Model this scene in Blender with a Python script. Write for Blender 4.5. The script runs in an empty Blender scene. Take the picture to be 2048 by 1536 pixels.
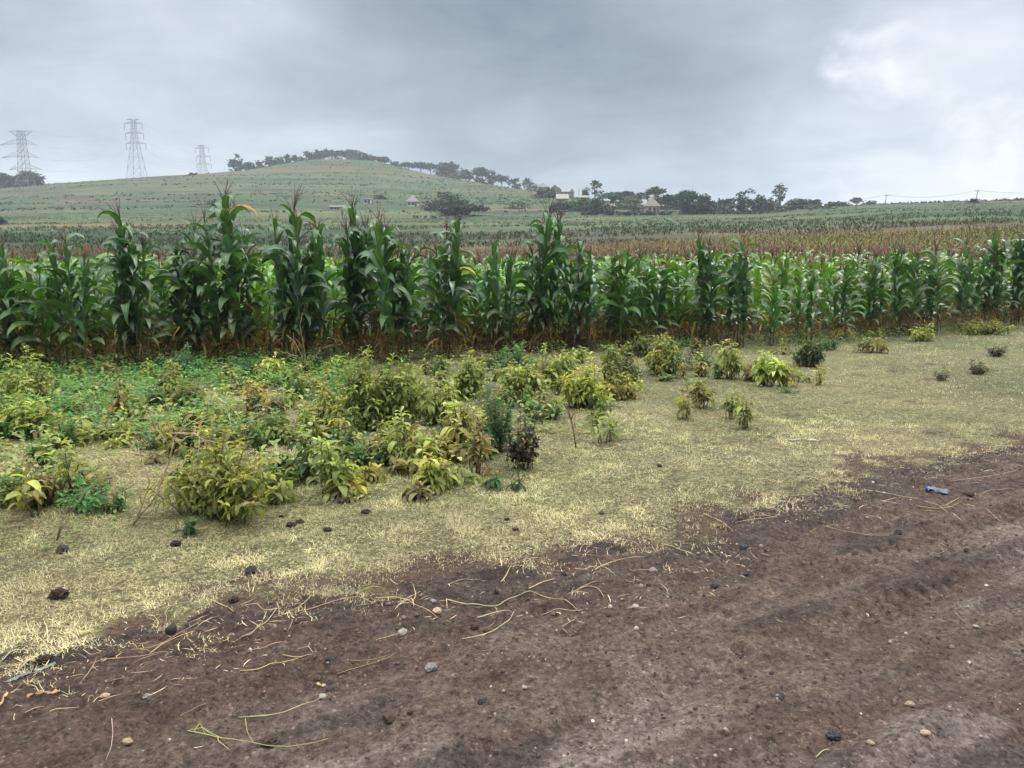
import bpy, math, random
import numpy as np
from mathutils import Vector, noise as mnoise

random.seed(7)
RNG = np.random.default_rng(11)
PI = math.pi
R = math.radians
S = bpy.context.scene
COL = S.collection

# ------------------------------------------------------------------ camera
EYE = 1.6
FPX = 1577.0                      # focal length in pixels of the 2048 px wide photograph
PITCH = R(8.8)
cam_d = bpy.data.cameras.new('camera')
cam_d.sensor_width = 36.0
cam_d.lens = 36.0 * FPX / 2048.0
cam_d.clip_start = 0.05
cam_d.clip_end = 9000
cam = bpy.data.objects.new('camera', cam_d)
COL.objects.link(cam)
cam.location = (0, 0, EYE)
cam.rotation_euler = (PI / 2 - PITCH, 0, 0)
S.camera = cam

S.render.engine = 'CYCLES'
S.cycles.use_denoising = True
S.cycles.max_bounces = 6
S.cycles.diffuse_bounces = 3
S.cycles.glossy_bounces = 2
S.cycles.transmission_bounces = 4
S.cycles.transparent_max_bounces = 6
S.cycles.volume_bounces = 0
S.view_settings.view_transform = 'Standard'
S.view_settings.look = 'None'
S.view_settings.exposure = 0.25
S.view_settings.gamma = 1.0

CP, SP = math.cos(PITCH), math.sin(PITCH)


def ray(u, v):
    """Direction of the sight line through a point of the photograph (2048 x 1536 px)."""
    x, d = (u - 1024) / FPX, (v - 768) / FPX
    return (x, CP - d * SP, -(d * CP + SP))


# ------------------------------------------------------------------ world: overcast sky
SUN_AZ, SUN_EL = R(38), R(40)     # azimuth to the right of straight ahead
world = bpy.data.worlds.new('World')
S.world = world
world.use_nodes = True
wn, wl = world.node_tree.nodes, world.node_tree.links
wn.clear()


def W(t, **kw):
    n = wn.new(t)
    for k, v in kw.items():
        setattr(n, k, v)
    return n


def wmath(op, a, b=None, clamp=False):
    n = W('ShaderNodeMath', operation=op, use_clamp=clamp)
    for i, x in enumerate((a, b)):
        if x is None:
            continue
        if isinstance(x, (int, float)):
            n.inputs[i].default_value = x
        else:
            wl.new(x, n.inputs[i])
    return n.outputs[0]


def wmix(f, a, b):
    n = W('ShaderNodeMix', data_type='RGBA')
    for i, x in ((0, f), (6, a), (7, b)):
        if isinstance(x, (int, float)):
            n.inputs[i].default_value = x
        elif isinstance(x, tuple):
            n.inputs[i].default_value = (*x, 1)
        else:
            wl.new(x, n.inputs[i])
    return n.outputs[2]


def wmap(x, a, b, c, d):
    n = W('ShaderNodeMapRange', interpolation_type='SMOOTHSTEP')
    wl.new(x, n.inputs[0])
    for i, q in enumerate((a, b, c, d)):
        n.inputs[1 + i].default_value = q
    return n.outputs[0]


sky = W('ShaderNodeTexSky', sky_type='NISHITA', sun_disc=False)
sky.sun_elevation = SUN_EL
sky.sun_rotation = SUN_AZ
tc = W('ShaderNodeTexCoord')
sep = W('ShaderNodeSeparateXYZ')
wl.new(tc.outputs['Generated'], sep.inputs[0])
zc = wmath('MAXIMUM', sep.outputs[2], 0.0)
den = wmath('ADD', zc, 0.16)
cmb = W('ShaderNodeCombineXYZ')
wl.new(wmath('DIVIDE', sep.outputs[0], den), cmb.inputs[0])
wl.new(wmath('DIVIDE', sep.outputs[1], den), cmb.inputs[1])


def wnoise(scale, detail, rough, off=0.0, dist=0.0):
    mp = W('ShaderNodeMapping')
    mp.inputs['Location'].default_value = (off, off * 0.7, off * 0.3)
    wl.new(cmb.outputs[0], mp.inputs[0])
    n = W('ShaderNodeTexNoise')
    n.inputs['Scale'].default_value = scale
    n.inputs['Detail'].default_value = detail
    n.inputs['Roughness'].default_value = rough
    n.inputs['Distortion'].default_value = dist
    wl.new(mp.outputs[0], n.inputs['Vector'])
    return n.outputs[0]


def wlump(scale, detail, rough, off):
    mp = W('ShaderNodeMapping')
    mp.inputs['Location'].default_value = (off, off * 0.6, -off * 0.4)
    mp.inputs['Scale'].default_value = (1.0, 1.0, 1.35)
    wl.new(tc.outputs['Generated'], mp.inputs[0])
    n = W('ShaderNodeTexNoise')
    n.inputs['Scale'].default_value = scale
    n.inputs['Detail'].default_value = detail
    n.inputs['Roughness'].default_value = rough
    n.inputs['Distortion'].default_value = 0.25
    wl.new(mp.outputs[0], n.inputs['Vector'])
    return n.outputs[0]


def wspot(u, v, r_in, r_out):
    """1 towards a direction of the sky, falling to 0 at r_out degrees from it."""
    d = Vector(ray(u, v)).normalized()
    n = W('ShaderNodeVectorMath', operation='DOT_PRODUCT')
    wl.new(tc.outputs['Generated'], n.inputs[0])
    n.inputs[1].default_value = d
    return wmap(n.outputs[1], math.cos(R(r_out)), math.cos(R(r_in)), 0, 1)


n1 = wnoise(0.55, 3, 0.5, 3.1, 0.2)
n2 = wnoise(1.5, 5, 0.55, 8.3, 0.3)
n4 = wlump(6.0, 5, 0.55, 5.7)
base = wmath('ADD', wmath('ADD', wmath('MULTIPLY', n1, 0.55), wmath('MULTIPLY', n2, 0.60)), wmath('MULTIPLY', n4, 0.40))
base = wmath('SUBTRACT', base, 0.265)
# broad darker bank ahead, paler cloud to the left, right and low down
b = wmath('SUBTRACT', base, wmath('MULTIPLY', wspot(1010, 170, 1, 18), 0.22))
b = wmath('SUBTRACT', b, wmath('MULTIPLY', wspot(1560, 210, 0, 10), 0.10))
b = wmath('SUBTRACT', b, wmath('MULTIPLY', wspot(300, 60, 0, 12), 0.06))
b = wmath('ADD', b, wmath('MULTIPLY', wspot(230, 330, 2, 20), 0.12))
b = wmath('ADD', b, wmath('MULTIPLY', wspot(1900, 260, 2, 15), 0.24))
lowglow = wmap(sep.outputs[2], 0.15, 0.05, 0, 1)
b = wmath('ADD', b, wmath('MULTIPLY', lowglow, 0.08))
ramp = W('ShaderNodeValToRGB')
wl.new(b, ramp.inputs[0])
cr = ramp.color_ramp
cr.elements[0].position = 0.12
cr.elements[0].color = (0.150, 0.198, 0.250, 1)
cr.elements[1].position = 0.85
cr.elements[1].color = (0.66, 0.71, 0.77, 1)
e = cr.elements.new(0.38)
e.color = (0.290, 0.345, 0.405, 1)
e = cr.elements.new(0.58)
e.color = (0.420, 0.485, 0.560, 1)
# gaps where the brighter cloud above shows through, soft and lumpy
n3 = wlump(11.0, 5, 0.55, 1.7)
hole = wspot(1780, 105, 0.0, 5.4)
hole = wmath('MAXIMUM', hole, wmath('MULTIPLY', wspot(1900, 205, 0.0, 3.8), 0.72))
hole = wmath('MAXIMUM', hole, wmath('MULTIPLY', wspot(1960, 280, 0.0, 5.0), 0.95))
hole = wmath('MAXIMUM', hole, wmath('MULTIPLY', wspot(1725, 350, 0.0, 3.2), 0.70))
hole = wmath('MAXIMUM', hole, wmath('MULTIPLY', wspot(1960, 395, 0.0, 3.6), 0.85))
hole = wmap(wmath('ADD', hole, wmath('MULTIPLY', wmath('SUBTRACT', n3, 0.5), 2.6)), 0.45, 1.65, 0, 0.95)
cloud = wmix(hole, ramp.outputs[0], (0.90, 0.92, 0.95))
# an overcast sky is several times brighter overhead than near the horizon
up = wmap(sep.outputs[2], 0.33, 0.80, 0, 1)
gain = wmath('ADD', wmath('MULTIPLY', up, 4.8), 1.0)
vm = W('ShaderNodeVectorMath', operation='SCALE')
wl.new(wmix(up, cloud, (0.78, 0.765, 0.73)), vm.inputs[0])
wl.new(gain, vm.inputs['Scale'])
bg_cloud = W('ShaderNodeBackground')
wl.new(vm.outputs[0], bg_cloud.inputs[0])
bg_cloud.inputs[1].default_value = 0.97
bg_sky = W('ShaderNodeBackground')
wl.new(sky.outputs[0], bg_sky.inputs[0])
bg_sky.inputs[1].default_value = 0.08
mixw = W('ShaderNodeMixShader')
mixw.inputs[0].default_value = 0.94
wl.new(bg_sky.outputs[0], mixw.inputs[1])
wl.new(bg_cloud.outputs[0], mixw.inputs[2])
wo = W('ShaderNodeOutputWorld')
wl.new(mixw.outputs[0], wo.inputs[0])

sun_d = bpy.data.lights.new('sun', 'SUN')
sun_d.energy = 1.5
sun_d.angle = R(12)
sun_d.color = (1.0, 0.955, 0.88)
sun = bpy.data.objects.new('sun', sun_d)
COL.objects.link(sun)
sv = Vector((math.sin(SUN_AZ) * math.cos(SUN_EL), math.cos(SUN_AZ) * math.cos(SUN_EL), math.sin(SUN_EL)))
sun.rotation_euler = sv.to_track_quat('Z', 'Y').to_euler()

# ------------------------------------------------------------------ helpers


def tag(o, label=None, cat=None, group=None, kind=None):
    if label:
        o['label'] = label
    if cat:
        o['category'] = cat
    if group:
        o['group'] = group
    if kind:
        o['kind'] = kind
    return o


def empty(name, loc, rz=0.0):
    o = bpy.data.objects.new(name, None)
    o.empty_display_size = 0.1
    COL.objects.link(o)
    o.location = loc
    o.rotation_euler = (0, 0, rz)
    return o


class MB:
    """Collects quads, triangles and per-vertex tints, then links them as one mesh object."""

    def __init__(self):
        self.v, self.q, self.t, self.c, self.n = [], [], [], [], 0

    def add(self, v, q=None, t=None, c=(1, 1, 1, 1)):
        v = np.asarray(v, dtype=np.float64).reshape(-1, 3)
        if q is not None and len(q):
            self.q.append(np.asarray(q, dtype=np.int64).reshape(-1, 4) + self.n)
        if t is not None and len(t):
            self.t.append(np.asarray(t, dtype=np.int64).reshape(-1, 3) + self.n)
        c = np.asarray(c, dtype=np.float32)
        if c.ndim == 1:
            if len(c) == 3:
                c = np.append(c, 1)
            c = np.tile(c, (len(v), 1))
        self.v.append(v)
        self.c.append(c)
        self.n += len(v)

    def merge(self, o, M=None):
        if not o.v:
            return
        v = np.concatenate(o.v)
        if M is not None:
            v = M(v)
        self.add(v, np.concatenate(o.q) if o.q else None, np.concatenate(o.t) if o.t else None, np.concatenate(o.c))

    def box(self, lo, hi, c=(1, 1, 1, 1)):
        (x0, y0, z0), (x1, y1, z1) = lo, hi
        v = [(x0, y0, z0), (x1, y0, z0), (x1, y1, z0), (x0, y1, z0), (x0, y0, z1), (x1, y0, z1), (x1, y1, z1), (x0, y1, z1)]
        self.add(v, [(3, 2, 1, 0), (4, 5, 6, 7), (0, 1, 5, 4), (1, 2, 6, 5), (2, 3, 7, 6), (3, 0, 4, 7)], c=c)

    def tube(self, pts, rad, n=5, c=(1, 1, 1, 1), cap=True):
        P = np.asarray(pts, dtype=float)
        m = len(P)
        rad = np.broadcast_to(np.asarray(rad, dtype=float), (m,))
        T = np.gradient(P, axis=0)
        T /= np.linalg.norm(T, axis=1, keepdims=True) + 1e-12
        ref = np.array([0.0, 0, 1]) if abs(T[:, 2]).mean() < 0.85 else np.array([1.0, 0, 0])
        A = np.cross(T, ref)
        A /= np.linalg.norm(A, axis=1, keepdims=True) + 1e-12
        B = np.cross(T, A)
        th = np.arange(n) * 2 * PI / n
        V = P[:, None] + rad[:, None, None] * (A[:, None] * np.cos(th)[None, :, None] + B[:, None] * np.sin(th)[None, :, None])
        i, j = np.meshgrid(np.arange(m - 1), np.arange(n), indexing='ij')
        q = np.stack([i * n + j, i * n + (j + 1) % n, (i + 1) * n + (j + 1) % n, (i + 1) * n + j], -1).reshape(-1, 4)
        V = V.reshape(-1, 3)
        t = None
        if cap:
            V = np.concatenate([V, P[:1], P[-1:]])
            k = np.arange(n)
            t = np.concatenate([np.stack([(k + 1) % n, k, np.full(n, m * n)], -1),
                                np.stack([(m - 1) * n + k, (m - 1) * n + (k + 1) % n, np.full(n, m * n + 1)], -1)])
        self.add(V, q, t, c)

    def bar(self, a, b_, w):
        a, b_ = np.asarray(a, float), np.asarray(b_, float)
        self.tube([a, b_], w / 2, 4, cap=True)

    def build(self, name, mat, parent=None, smooth=True, loc=None):
        me = bpy.data.meshes.new(name)
        V = np.concatenate(self.v).astype(np.float32)
        qs = np.concatenate(self.q) if self.q else np.zeros((0, 4), int)
        ts = np.concatenate(self.t) if self.t else np.zeros((0, 3), int)
        me.vertices.add(len(V))
        me.vertices.foreach_set('co', V.ravel())
        nl = qs.size + ts.size
        me.loops.add(nl)
        me.loops.foreach_set('vertex_index', np.concatenate([qs.ravel(), ts.ravel()]).astype(np.int32))
        npoly = len(qs) + len(ts)
        me.polygons.add(npoly)
        st = np.concatenate([np.arange(len(qs)) * 4, qs.size + np.arange(len(ts)) * 3]).astype(np.int32)
        me.polygons.foreach_set('loop_start', st)
        me.polygons.foreach_set('use_smooth', np.full(npoly, smooth))
        a = me.color_attributes.new('tint', 'FLOAT_COLOR', 'POINT')
        a.data.foreach_set('color', np.concatenate(self.c).astype(np.float32).ravel())
        me.materials.append(mat)
        me.update(calc_edges=True)
        o = bpy.data.objects.new(name, me)
        COL.objects.link(o)
        if parent is not None:
            o.parent = parent
        if loc is not None:
            o.location = loc
        return o


def hash2(ix, iy, seed):
    h = (ix.astype(np.int64) * 374761393 + iy.astype(np.int64) * 668265263 + seed * 974634777) & 0x7fffffff
    h = ((h ^ (h >> 13)) * 1274126177) & 0x7fffffff
    return ((h ^ (h >> 16)) & 0xffff) / 65535.0


def vnoise(x, y, seed=0):
    x, y = np.asarray(x, float), np.asarray(y, float)
    ix, iy = np.floor(x), np.floor(y)
    fx, fy = x - ix, y - iy
    fx, fy = fx * fx * fx * (fx * (fx * 6 - 15) + 10), fy * fy * fy * (fy * (fy * 6 - 15) + 10)
    a, b_, c, d = hash2(ix, iy, seed), hash2(ix + 1, iy, seed), hash2(ix, iy + 1, seed), hash2(ix + 1, iy + 1, seed)
    return (a * (1 - fx) + b_ * fx) * (1 - fy) + (c * (1 - fx) + d * fx) * fy


def fbm(x, y, oct=4, seed=0, gain=0.5):
    s, amp, tot = 0, 1.0, 0
    for k in range(oct):
        s = s + amp * vnoise(x * 2 ** k + 13.7 * k, y * 2 ** k - 7.1 * k, seed + k)
        tot += amp
        amp *= gain
    return s / tot


def smooth(x, a, b_):
    t = np.clip((np.asarray(x, float) - a) / (b_ - a), 0, 1)
    return t * t * (3 - 2 * t)


# ------------------------------------------------------------------ lie of the land
V0 = 768 - FPX * math.tan(PITCH)          # eye level in the photograph
COLS = [  # photo x, skyline depth, skyline y, ground y at 250 m, at 110 m, height at 60 m
    (-400, 500, 394, 440, 478, 1.0), (0, 520, 377, 436, 478, 1.0), (100, 500, 368, 434, 478, 1.0), (280, 480, 355, 433, 478, 1.0),
    (430, 500, 345, 432, 478, 1.0), (600, 580, 322, 435, 478, 1.0), (660, 600, 317, 436, 478, 1.0), (760, 600, 321, 437, 478, 1.0),
    (850, 580, 346, 437, 477, 1.0), (950, 540, 363, 437, 476, 1.0), (1050, 480, 377, 436, 475, 1.0), (1120, 420, 389, 435, 474, 1.1),
    (1220, 380, 403, 434, 473, 1.2), (1350, 340, 414, 434, 471, 1.3), (1500, 320, 424, 432, 467, 1.5), (1620, 300, 418, 422, 462, 1.7),
    (1750, 290, 410, 413, 456, 1.9), (1900, 280, 404, 408, 450, 2.1), (2048, 280, 402, 406, 447, 2.3), (2500, 280, 400, 405, 445, 2.4)]
DG = np.geomspace(20, 3000, 260)
UG = np.linspace(-400, 2500, 290)


def _col(c):
    u, dS, vS, v250, v110, z60 = c
    zz = lambda v, d: EYE + d * (V0 - v) / FPX
    pts = [(20, 0), (28, 0.02), (60, z60), (110, zz(v110, 110)), (250, zz(v250, 250))]
    zs = zz(vS, dS)
    if dS > 330:
        dm = 250 + (dS - 250) * 0.5
        vm_ = v250 + (vS - v250) * 0.58
        pts.append((dm, zz(vm_, dm)))
    pts += [(dS, zs), (dS * 1.12, zs * 0.99), (dS * 1.6, zs * 0.80), (dS * 2.6, zs * 0.5), (3000, zs * 0.4)]
    p = np.array(sorted(pts))
    return np.interp(DG, p[:, 0], p[:, 1])


_cz = np.array([_col(c) for c in COLS])
_cu = np.array([c[0] for c in COLS])
ZG = np.array([np.interp(UG, _cu, _cz[:, k]) for k in range(len(DG))]).T     # [u, d]


def _blur(A, ax, k):
    for _ in range(2):
        pad = [(0, 0), (0, 0)]
        pad[ax] = (k, k)
        B = np.pad(A, pad, mode='edge')
        A = sum(np.take(B, range(i, i + A.shape[ax]), ax) for i in range(2 * k + 1)) / (2 * k + 1)
    return A


ZG = _blur(_blur(ZG, 1, 4), 0, 2)

# edge of the road, traced on flat ground
EDGE_PX = [(-500, 1425), (0, 1316), (180, 1280), (330, 1262), (480, 1205), (640, 1190), (860, 1150), (960, 1128), (1080, 1135), (1160, 1085), (1290, 1092),
           (1390, 1072), (1450, 1030), (1560, 1010), (1650, 968), (1800, 930), (2048, 893), (2400, 845)]


def flat(u, v):
    r = ray(u, v)
    k = EYE / -r[2]
    return (r[0] * k, r[1] * k)


EDGE = np.array([flat(*p) for p in EDGE_PX])
E0, E1 = EDGE[1], EDGE[-2]
ED = (E1 - E0) / np.linalg.norm(E1 - E0)          # along the road, to the right and away
EN = np.array([ED[1], -ED[0]])                    # across the road, towards the camera


def road_coords(x, y):
    dx, dy = np.asarray(x) - E0[0], np.asarray(y) - E0[1]
    return dx * ED[0] + dy * ED[1], dx * EN[0] + dy * EN[1]


_es, _ew = road_coords(EDGE[:, 0], EDGE[:, 1])
_o = np.argsort(_es)
_es, _ew = _es[_o], _ew[_o]


def road_in(x, y):
    """Metres inside the road from its ragged edge (negative on the verge)."""
    s, w = road_coords(x, y)
    e = np.interp(s, _es, _ew)
    return w - e + 0.22 * (fbm(s * 1.6, w * 1.6, 4, 5) - 0.5) + 0.10 * (fbm(s * 6, w * 6, 3, 6) - 0.5)


FIELD_PX = [(-700, 748), (0, 738), (280, 738), (480, 726), (850, 712), (1240, 698), (1600, 683), (1800, 668), (2048, 648), (2500, 622)]
FIELD = np.array([flat(*p) for p in FIELD_PX])


def field_in(x, y):
    """Metres beyond the near edge of the maize field, roughly."""
    return np.asarray(y) - np.interp(np.asarray(x), FIELD[:, 0], FIELD[:, 1])


def H(x, y):
    x, y = np.asarray(x, float), np.asarray(y, float)
    r = np.hypot(x, y)
    az = np.clip(np.arctan2(x, y), R(-40), R(40))
    d = r * np.cos(az)
    u = 1024 + FPX * 1.008 * np.tan(az)
    fi = np.clip((u - UG[0]) / (UG[1] - UG[0]), 0, len(UG) - 1.001)
    fj = np.clip(np.log(np.maximum(d, 20.01) / DG[0]) / math.log(DG[1] / DG[0]), 0, len(DG) - 1.001)
    i, j = fi.astype(int), fj.astype(int)
    a, b_ = fi - i, fj - j
    z = (ZG[i, j] * (1 - a) + ZG[i + 1, j] * a) * (1 - b_) + (ZG[i, j + 1] * (1 - a) + ZG[i + 1, j + 1] * a) * b_
    front = smooth(np.cos(np.arctan2(x, y)), -0.2, 0.45)
    z = z * front
    z = z + 0.05 * (fbm(x * 0.9, y * 0.9, 4, 21) - 0.5) * (1 - smooth(r, 14, 24))
    z = z + 0.6 * (fbm(x * 0.05, y * 0.05, 4, 22) - 0.5) * smooth(r, 60, 140)
    return z


def gz(x, y):
    return float(H(np.array([x]), np.array([y]))[0])


def ground(u, v):
    """The point of the ground seen at a place of the photograph."""
    r = ray(u, v)
    z = 0.0
    for _ in range(12):
        k = (EYE - z) / -r[2] if r[2] < -1e-4 else 400
        z = gz(r[0] * k, r[1] * k)
    return Vector((r[0] * k, r[1] * k, z))


def stand(u, depth):
    """The point of the ground at a depth, in the direction of a photo column (near eye level)."""
    x = (u - 1024) / FPX / 1.008 * depth
    return Vector((x, depth, gz(x, depth)))


def at_depth(u, v, y):
    r = ray(u, v)
    k = y / r[1]
    return Vector((r[0] * k, y, EYE + r[2] * k))


# ------------------------------------------------------------------ materials


def new_mat(name):
    m = bpy.data.materials.new(name)
    m.use_nodes = True
    m.node_tree.nodes.clear()
    return m, m.node_tree.nodes, m.node_tree.links


def _noise(N, L, vec, scale, detail=4, rough=0.55, dist=0.0):
    n = N.new('ShaderNodeTexNoise')
    n.inputs['Scale'].default_value = scale
    n.inputs['Detail'].default_value = detail
    n.inputs['Roughness'].default_value = rough
    n.inputs['Distortion'].default_value = dist
    if vec is not None:
        L.new(vec, n.inputs['Vector'])
    return n.outputs[0]


def _mix(N, L, f, a, b_, mode='MIX'):
    n = N.new('ShaderNodeMix')
    n.data_type = 'RGBA'
    n.blend_type = mode
    for i, x in ((0, f), (6, a), (7, b_)):
        if isinstance(x, (int, float)):
            n.inputs[i].default_value = x
        elif isinstance(x, tuple):
            n.inputs[i].default_value = (*x[:3], 1)
        else:
            L.new(x, n.inputs[i])
    return n.outputs[2]


def _map(N, L, x, a, b_, c, d):
    n = N.new('ShaderNodeMapRange')
    L.new(x, n.inputs[0])
    for i, q in enumerate((a, b_, c, d)):
        n.inputs[1 + i].default_value = q
    return n.outputs[0]


def _mul(N, L, a, b_):
    n = N.new('ShaderNodeMath')
    n.operation = 'MULTIPLY'
    L.new(a, n.inputs[0])
    L.new(b_, n.inputs[1])
    return n.outputs[0]


def leaf_mat(name, rough=0.5, trans=0.3, spec=0.35, rib=None, vary=0.35, scale=30, tw=(1.15, 1.25, 0.55)):
    m, N, L = new_mat(name)
    at = N.new('ShaderNodeVertexColor')
    at.layer_name = 'tint'
    tcn = N.new('ShaderNodeTexCoord')
    nz = _noise(N, L, tcn.outputs['Object'], scale, 3)
    f = _map(N, L, nz, 0.3, 0.7, 1 - vary, 1 + vary)
    oi = N.new('ShaderNodeObjectInfo')
    f2 = _map(N, L, oi.outputs['Random'], 0, 1, 0.72, 1.20)
    mu = N.new('ShaderNodeMath')
    mu.operation = 'MULTIPLY'
    L.new(f, mu.inputs[0])
    L.new(f2, mu.inputs[1])
    sc = N.new('ShaderNodeVectorMath')
    sc.operation = 'SCALE'
    L.new(at.outputs['Color'], sc.inputs[0])
    L.new(mu.outputs[0], sc.inputs['Scale'])
    colr = sc.outputs[0]
    if rib:
        g = _map(N, L, at.outputs['Alpha'], 0.0, 0.16, 0.75, 0.0)
        colr = _mix(N, L, g, colr, rib)
    p = N.new('ShaderNodeBsdfPrincipled')
    L.new(colr, p.inputs['Base Color'])
    p.inputs['Roughness'].default_value = rough
    p.inputs['Specular IOR Level'].default_value = spec
    out = N.new('ShaderNodeOutputMaterial')
    if trans > 0:
        t = N.new('ShaderNodeBsdfTranslucent')
        tcx = N.new('ShaderNodeVectorMath')
        tcx.operation = 'MULTIPLY'
        L.new(colr, tcx.inputs[0])
        tcx.inputs[1].default_value = tw
        L.new(tcx.outputs[0], t.inputs[0])
        ms = N.new('ShaderNodeMixShader')
        ms.inputs[0].default_value = trans
        L.new(p.outputs[0], ms.inputs[1])
        L.new(t.outputs[0], ms.inputs[2])
        L.new(ms.outputs[0], out.inputs[0])
    else:
        L.new(p.outputs[0], out.inputs[0])
    return m


def solid_mat(name, col, col2=None, scale=8, rough=0.8, spec=0.3, bump=0.0, metal=0.0, bscale=None, tint=False):
    m, N, L = new_mat(name)
    tcn = N.new('ShaderNodeTexCoord')
    nz = _noise(N, L, tcn.outputs['Object'], scale, 6, 0.6)
    f = _map(N, L, nz, 0.32, 0.68, 0, 1)
    c = _mix(N, L, f, tuple(col), tuple(col2 or [x * 0.7 for x in col]))
    if tint:
        at = N.new('ShaderNodeVertexColor')
        at.layer_name = 'tint'
        c = _mix(N, L, 1.0, c, at.outputs['Color'], 'MULTIPLY')
    p = N.new('ShaderNodeBsdfPrincipled')
    L.new(c, p.inputs['Base Color'])
    p.inputs['Roughness'].default_value = rough
    p.inputs['Specular IOR Level'].default_value = spec
    p.inputs['Metallic'].default_value = metal
    if bump:
        bn = N.new('ShaderNodeBump')
        bn.inputs['Strength'].default_value = bump
        bn.inputs['Distance'].default_value = 0.02
        L.new(_noise(N, L, tcn.outputs['Object'], bscale or scale * 4, 6, 0.65), bn.inputs['Height'])
        L.new(bn.outputs[0], p.inputs['Normal'])
    out = N.new('ShaderNodeOutputMaterial')
    L.new(p.outputs[0], out.inputs[0])
    return m


M_MAIZE = leaf_mat('maize_leaf', 0.42, 0.30, 0.45, rib=(0.16, 0.24, 0.10), vary=0.25, scale=9)
M_DRY = leaf_mat('dry_leaf', 0.8, 0.25, 0.15, vary=0.4, scale=14)
M_STALK = leaf_mat('maize_stalk', 0.55, 0.0, 0.3, vary=0.35, scale=12)
M_TASSEL = leaf_mat('maize_tassel', 0.8, 0.0, 0.1, vary=0.3, scale=20)
M_SHRUB = leaf_mat('shrub_leaf', 0.6, 0.40, 0.25, vary=0.3, scale=16, rib=None)
M_TWIG = leaf_mat('twig', 0.85, 0.0, 0.15, vary=0.35, scale=25)
M_GRASS = leaf_mat('grass_blade', 0.75, 0.25, 0.15, vary=0.25, scale=3)
M_CROWN = leaf_mat('tree_crown', 0.7, 0.18, 0.15, vary=0.4, scale=0.5)
M_BARK = solid_mat('bark', (0.12, 0.10, 0.08), (0.06, 0.05, 0.045), 3)
M_STRAW = leaf_mat('straw', 0.7, 0.1, 0.25, vary=0.3, scale=18)

# ------------------------------------------------------------------ ground sheet
ang_f = np.linspace(R(-46), R(46), 470)
ang = np.concatenate([ang_f, np.linspace(R(46), R(314), 90)[1:-1]])
rad = np.concatenate([[0.02], np.geomspace(0.6, 2600, 620)])
AA, RR = np.meshgrid(ang, rad, indexing='ij')
GX, GY = np.sin(AA) * RR, np.cos(AA) * RR
GH = H(GX, GY)
ri = road_in(GX, GY)
near = 1 - smooth(RR, 18, 30)
GH = GH - 0.05 * smooth(ri, -0.05, 0.5) * near              # the land dips under the road sheet
fi_ = field_in(GX, GY)
# albedo: soil and thatch near by, then bare soil in the maize, then the far fields
u_of = 1024 + FPX * np.clip(GX / np.maximum(GY, 0.1), -2, 2)
SOIL = np.array([0.085, 0.058, 0.046])
THATCH = np.array([0.098, 0.085, 0.050])
GREENG = np.array([0.088, 0.086, 0.043])


def lerp(a, b_, t):
    return a + (b_ - a) * np.asarray(t)[..., None]


g1 = fbm(GX * 0.7, GY * 0.7, 4, 31)
colr = lerp(THATCH, GREENG, smooth(g1 + 0.10 * smooth(-ri, 1, 5) - 0.04, 0.42, 0.66))
bare = np.maximum(smooth(fbm(GX * 2.6, GY * 2.6, 5, 33, 0.6) + 0.30 * smooth(ri, -0.6, 0.05), 0.68, 0.82), smooth(ri, -0.10, 0.20))
colr = lerp(colr, SOIL, bare)
colr = lerp(colr, np.array([0.075, 0.060, 0.035]), smooth(fi_, -0.6, 0.2))
# far fields in patches that follow the contours
hz = GH
far1 = np.array([0.037, 0.059, 0.031])
far2 = np.array([0.056, 0.074, 0.036])
far3 = np.array([0.024, 0.046, 0.028])
brown = np.array([0.105, 0.072, 0.052])
p1 = fbm(GX * 0.006 + 3, hz * 0.16 + GY * 0.003, 4, 41)
p2 = fbm(GX * 0.02, hz * 0.5 + GY * 0.004, 3, 42)
ff = lerp(far1, far2, smooth(p1, 0.45, 0.62))
ff = lerp(ff, far3, smooth(p2, 0.52, 0.66) * 0.8)
ff = lerp(ff, brown, smooth(fbm(GX * 0.012, hz * 0.35, 3, 43), 0.60, 0.70) * 0.45)
bz = smooth(RR, 40, 60) * (1 - smooth(RR, 95, 150))
ff = lerp(ff, brown * 0.85, bz * 0.4 * smooth(u_of, 650, 1300))
colr = lerp(colr, ff, smooth(RR, 45, 60))
thatch = (1 - bare) * (1 - smooth(fi_, -0.6, 0.2)) * (1 - smooth(RR, 26, 40))
nA, nR = AA.shape
gm = MB()
i, j = np.meshgrid(np.arange(nA), np.arange(nR - 1), indexing='ij')
i2 = (i + 1) % nA
quads = np.stack([i * nR + j, i * nR + j + 1, i2 * nR + j + 1, i2 * nR + j], -1).reshape(-1, 4)
gm.add(np.stack([GX, GY, GH], -1).reshape(-1, 3), quads, c=np.concatenate([colr, thatch[..., None]], -1).reshape(-1, 4))


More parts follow.
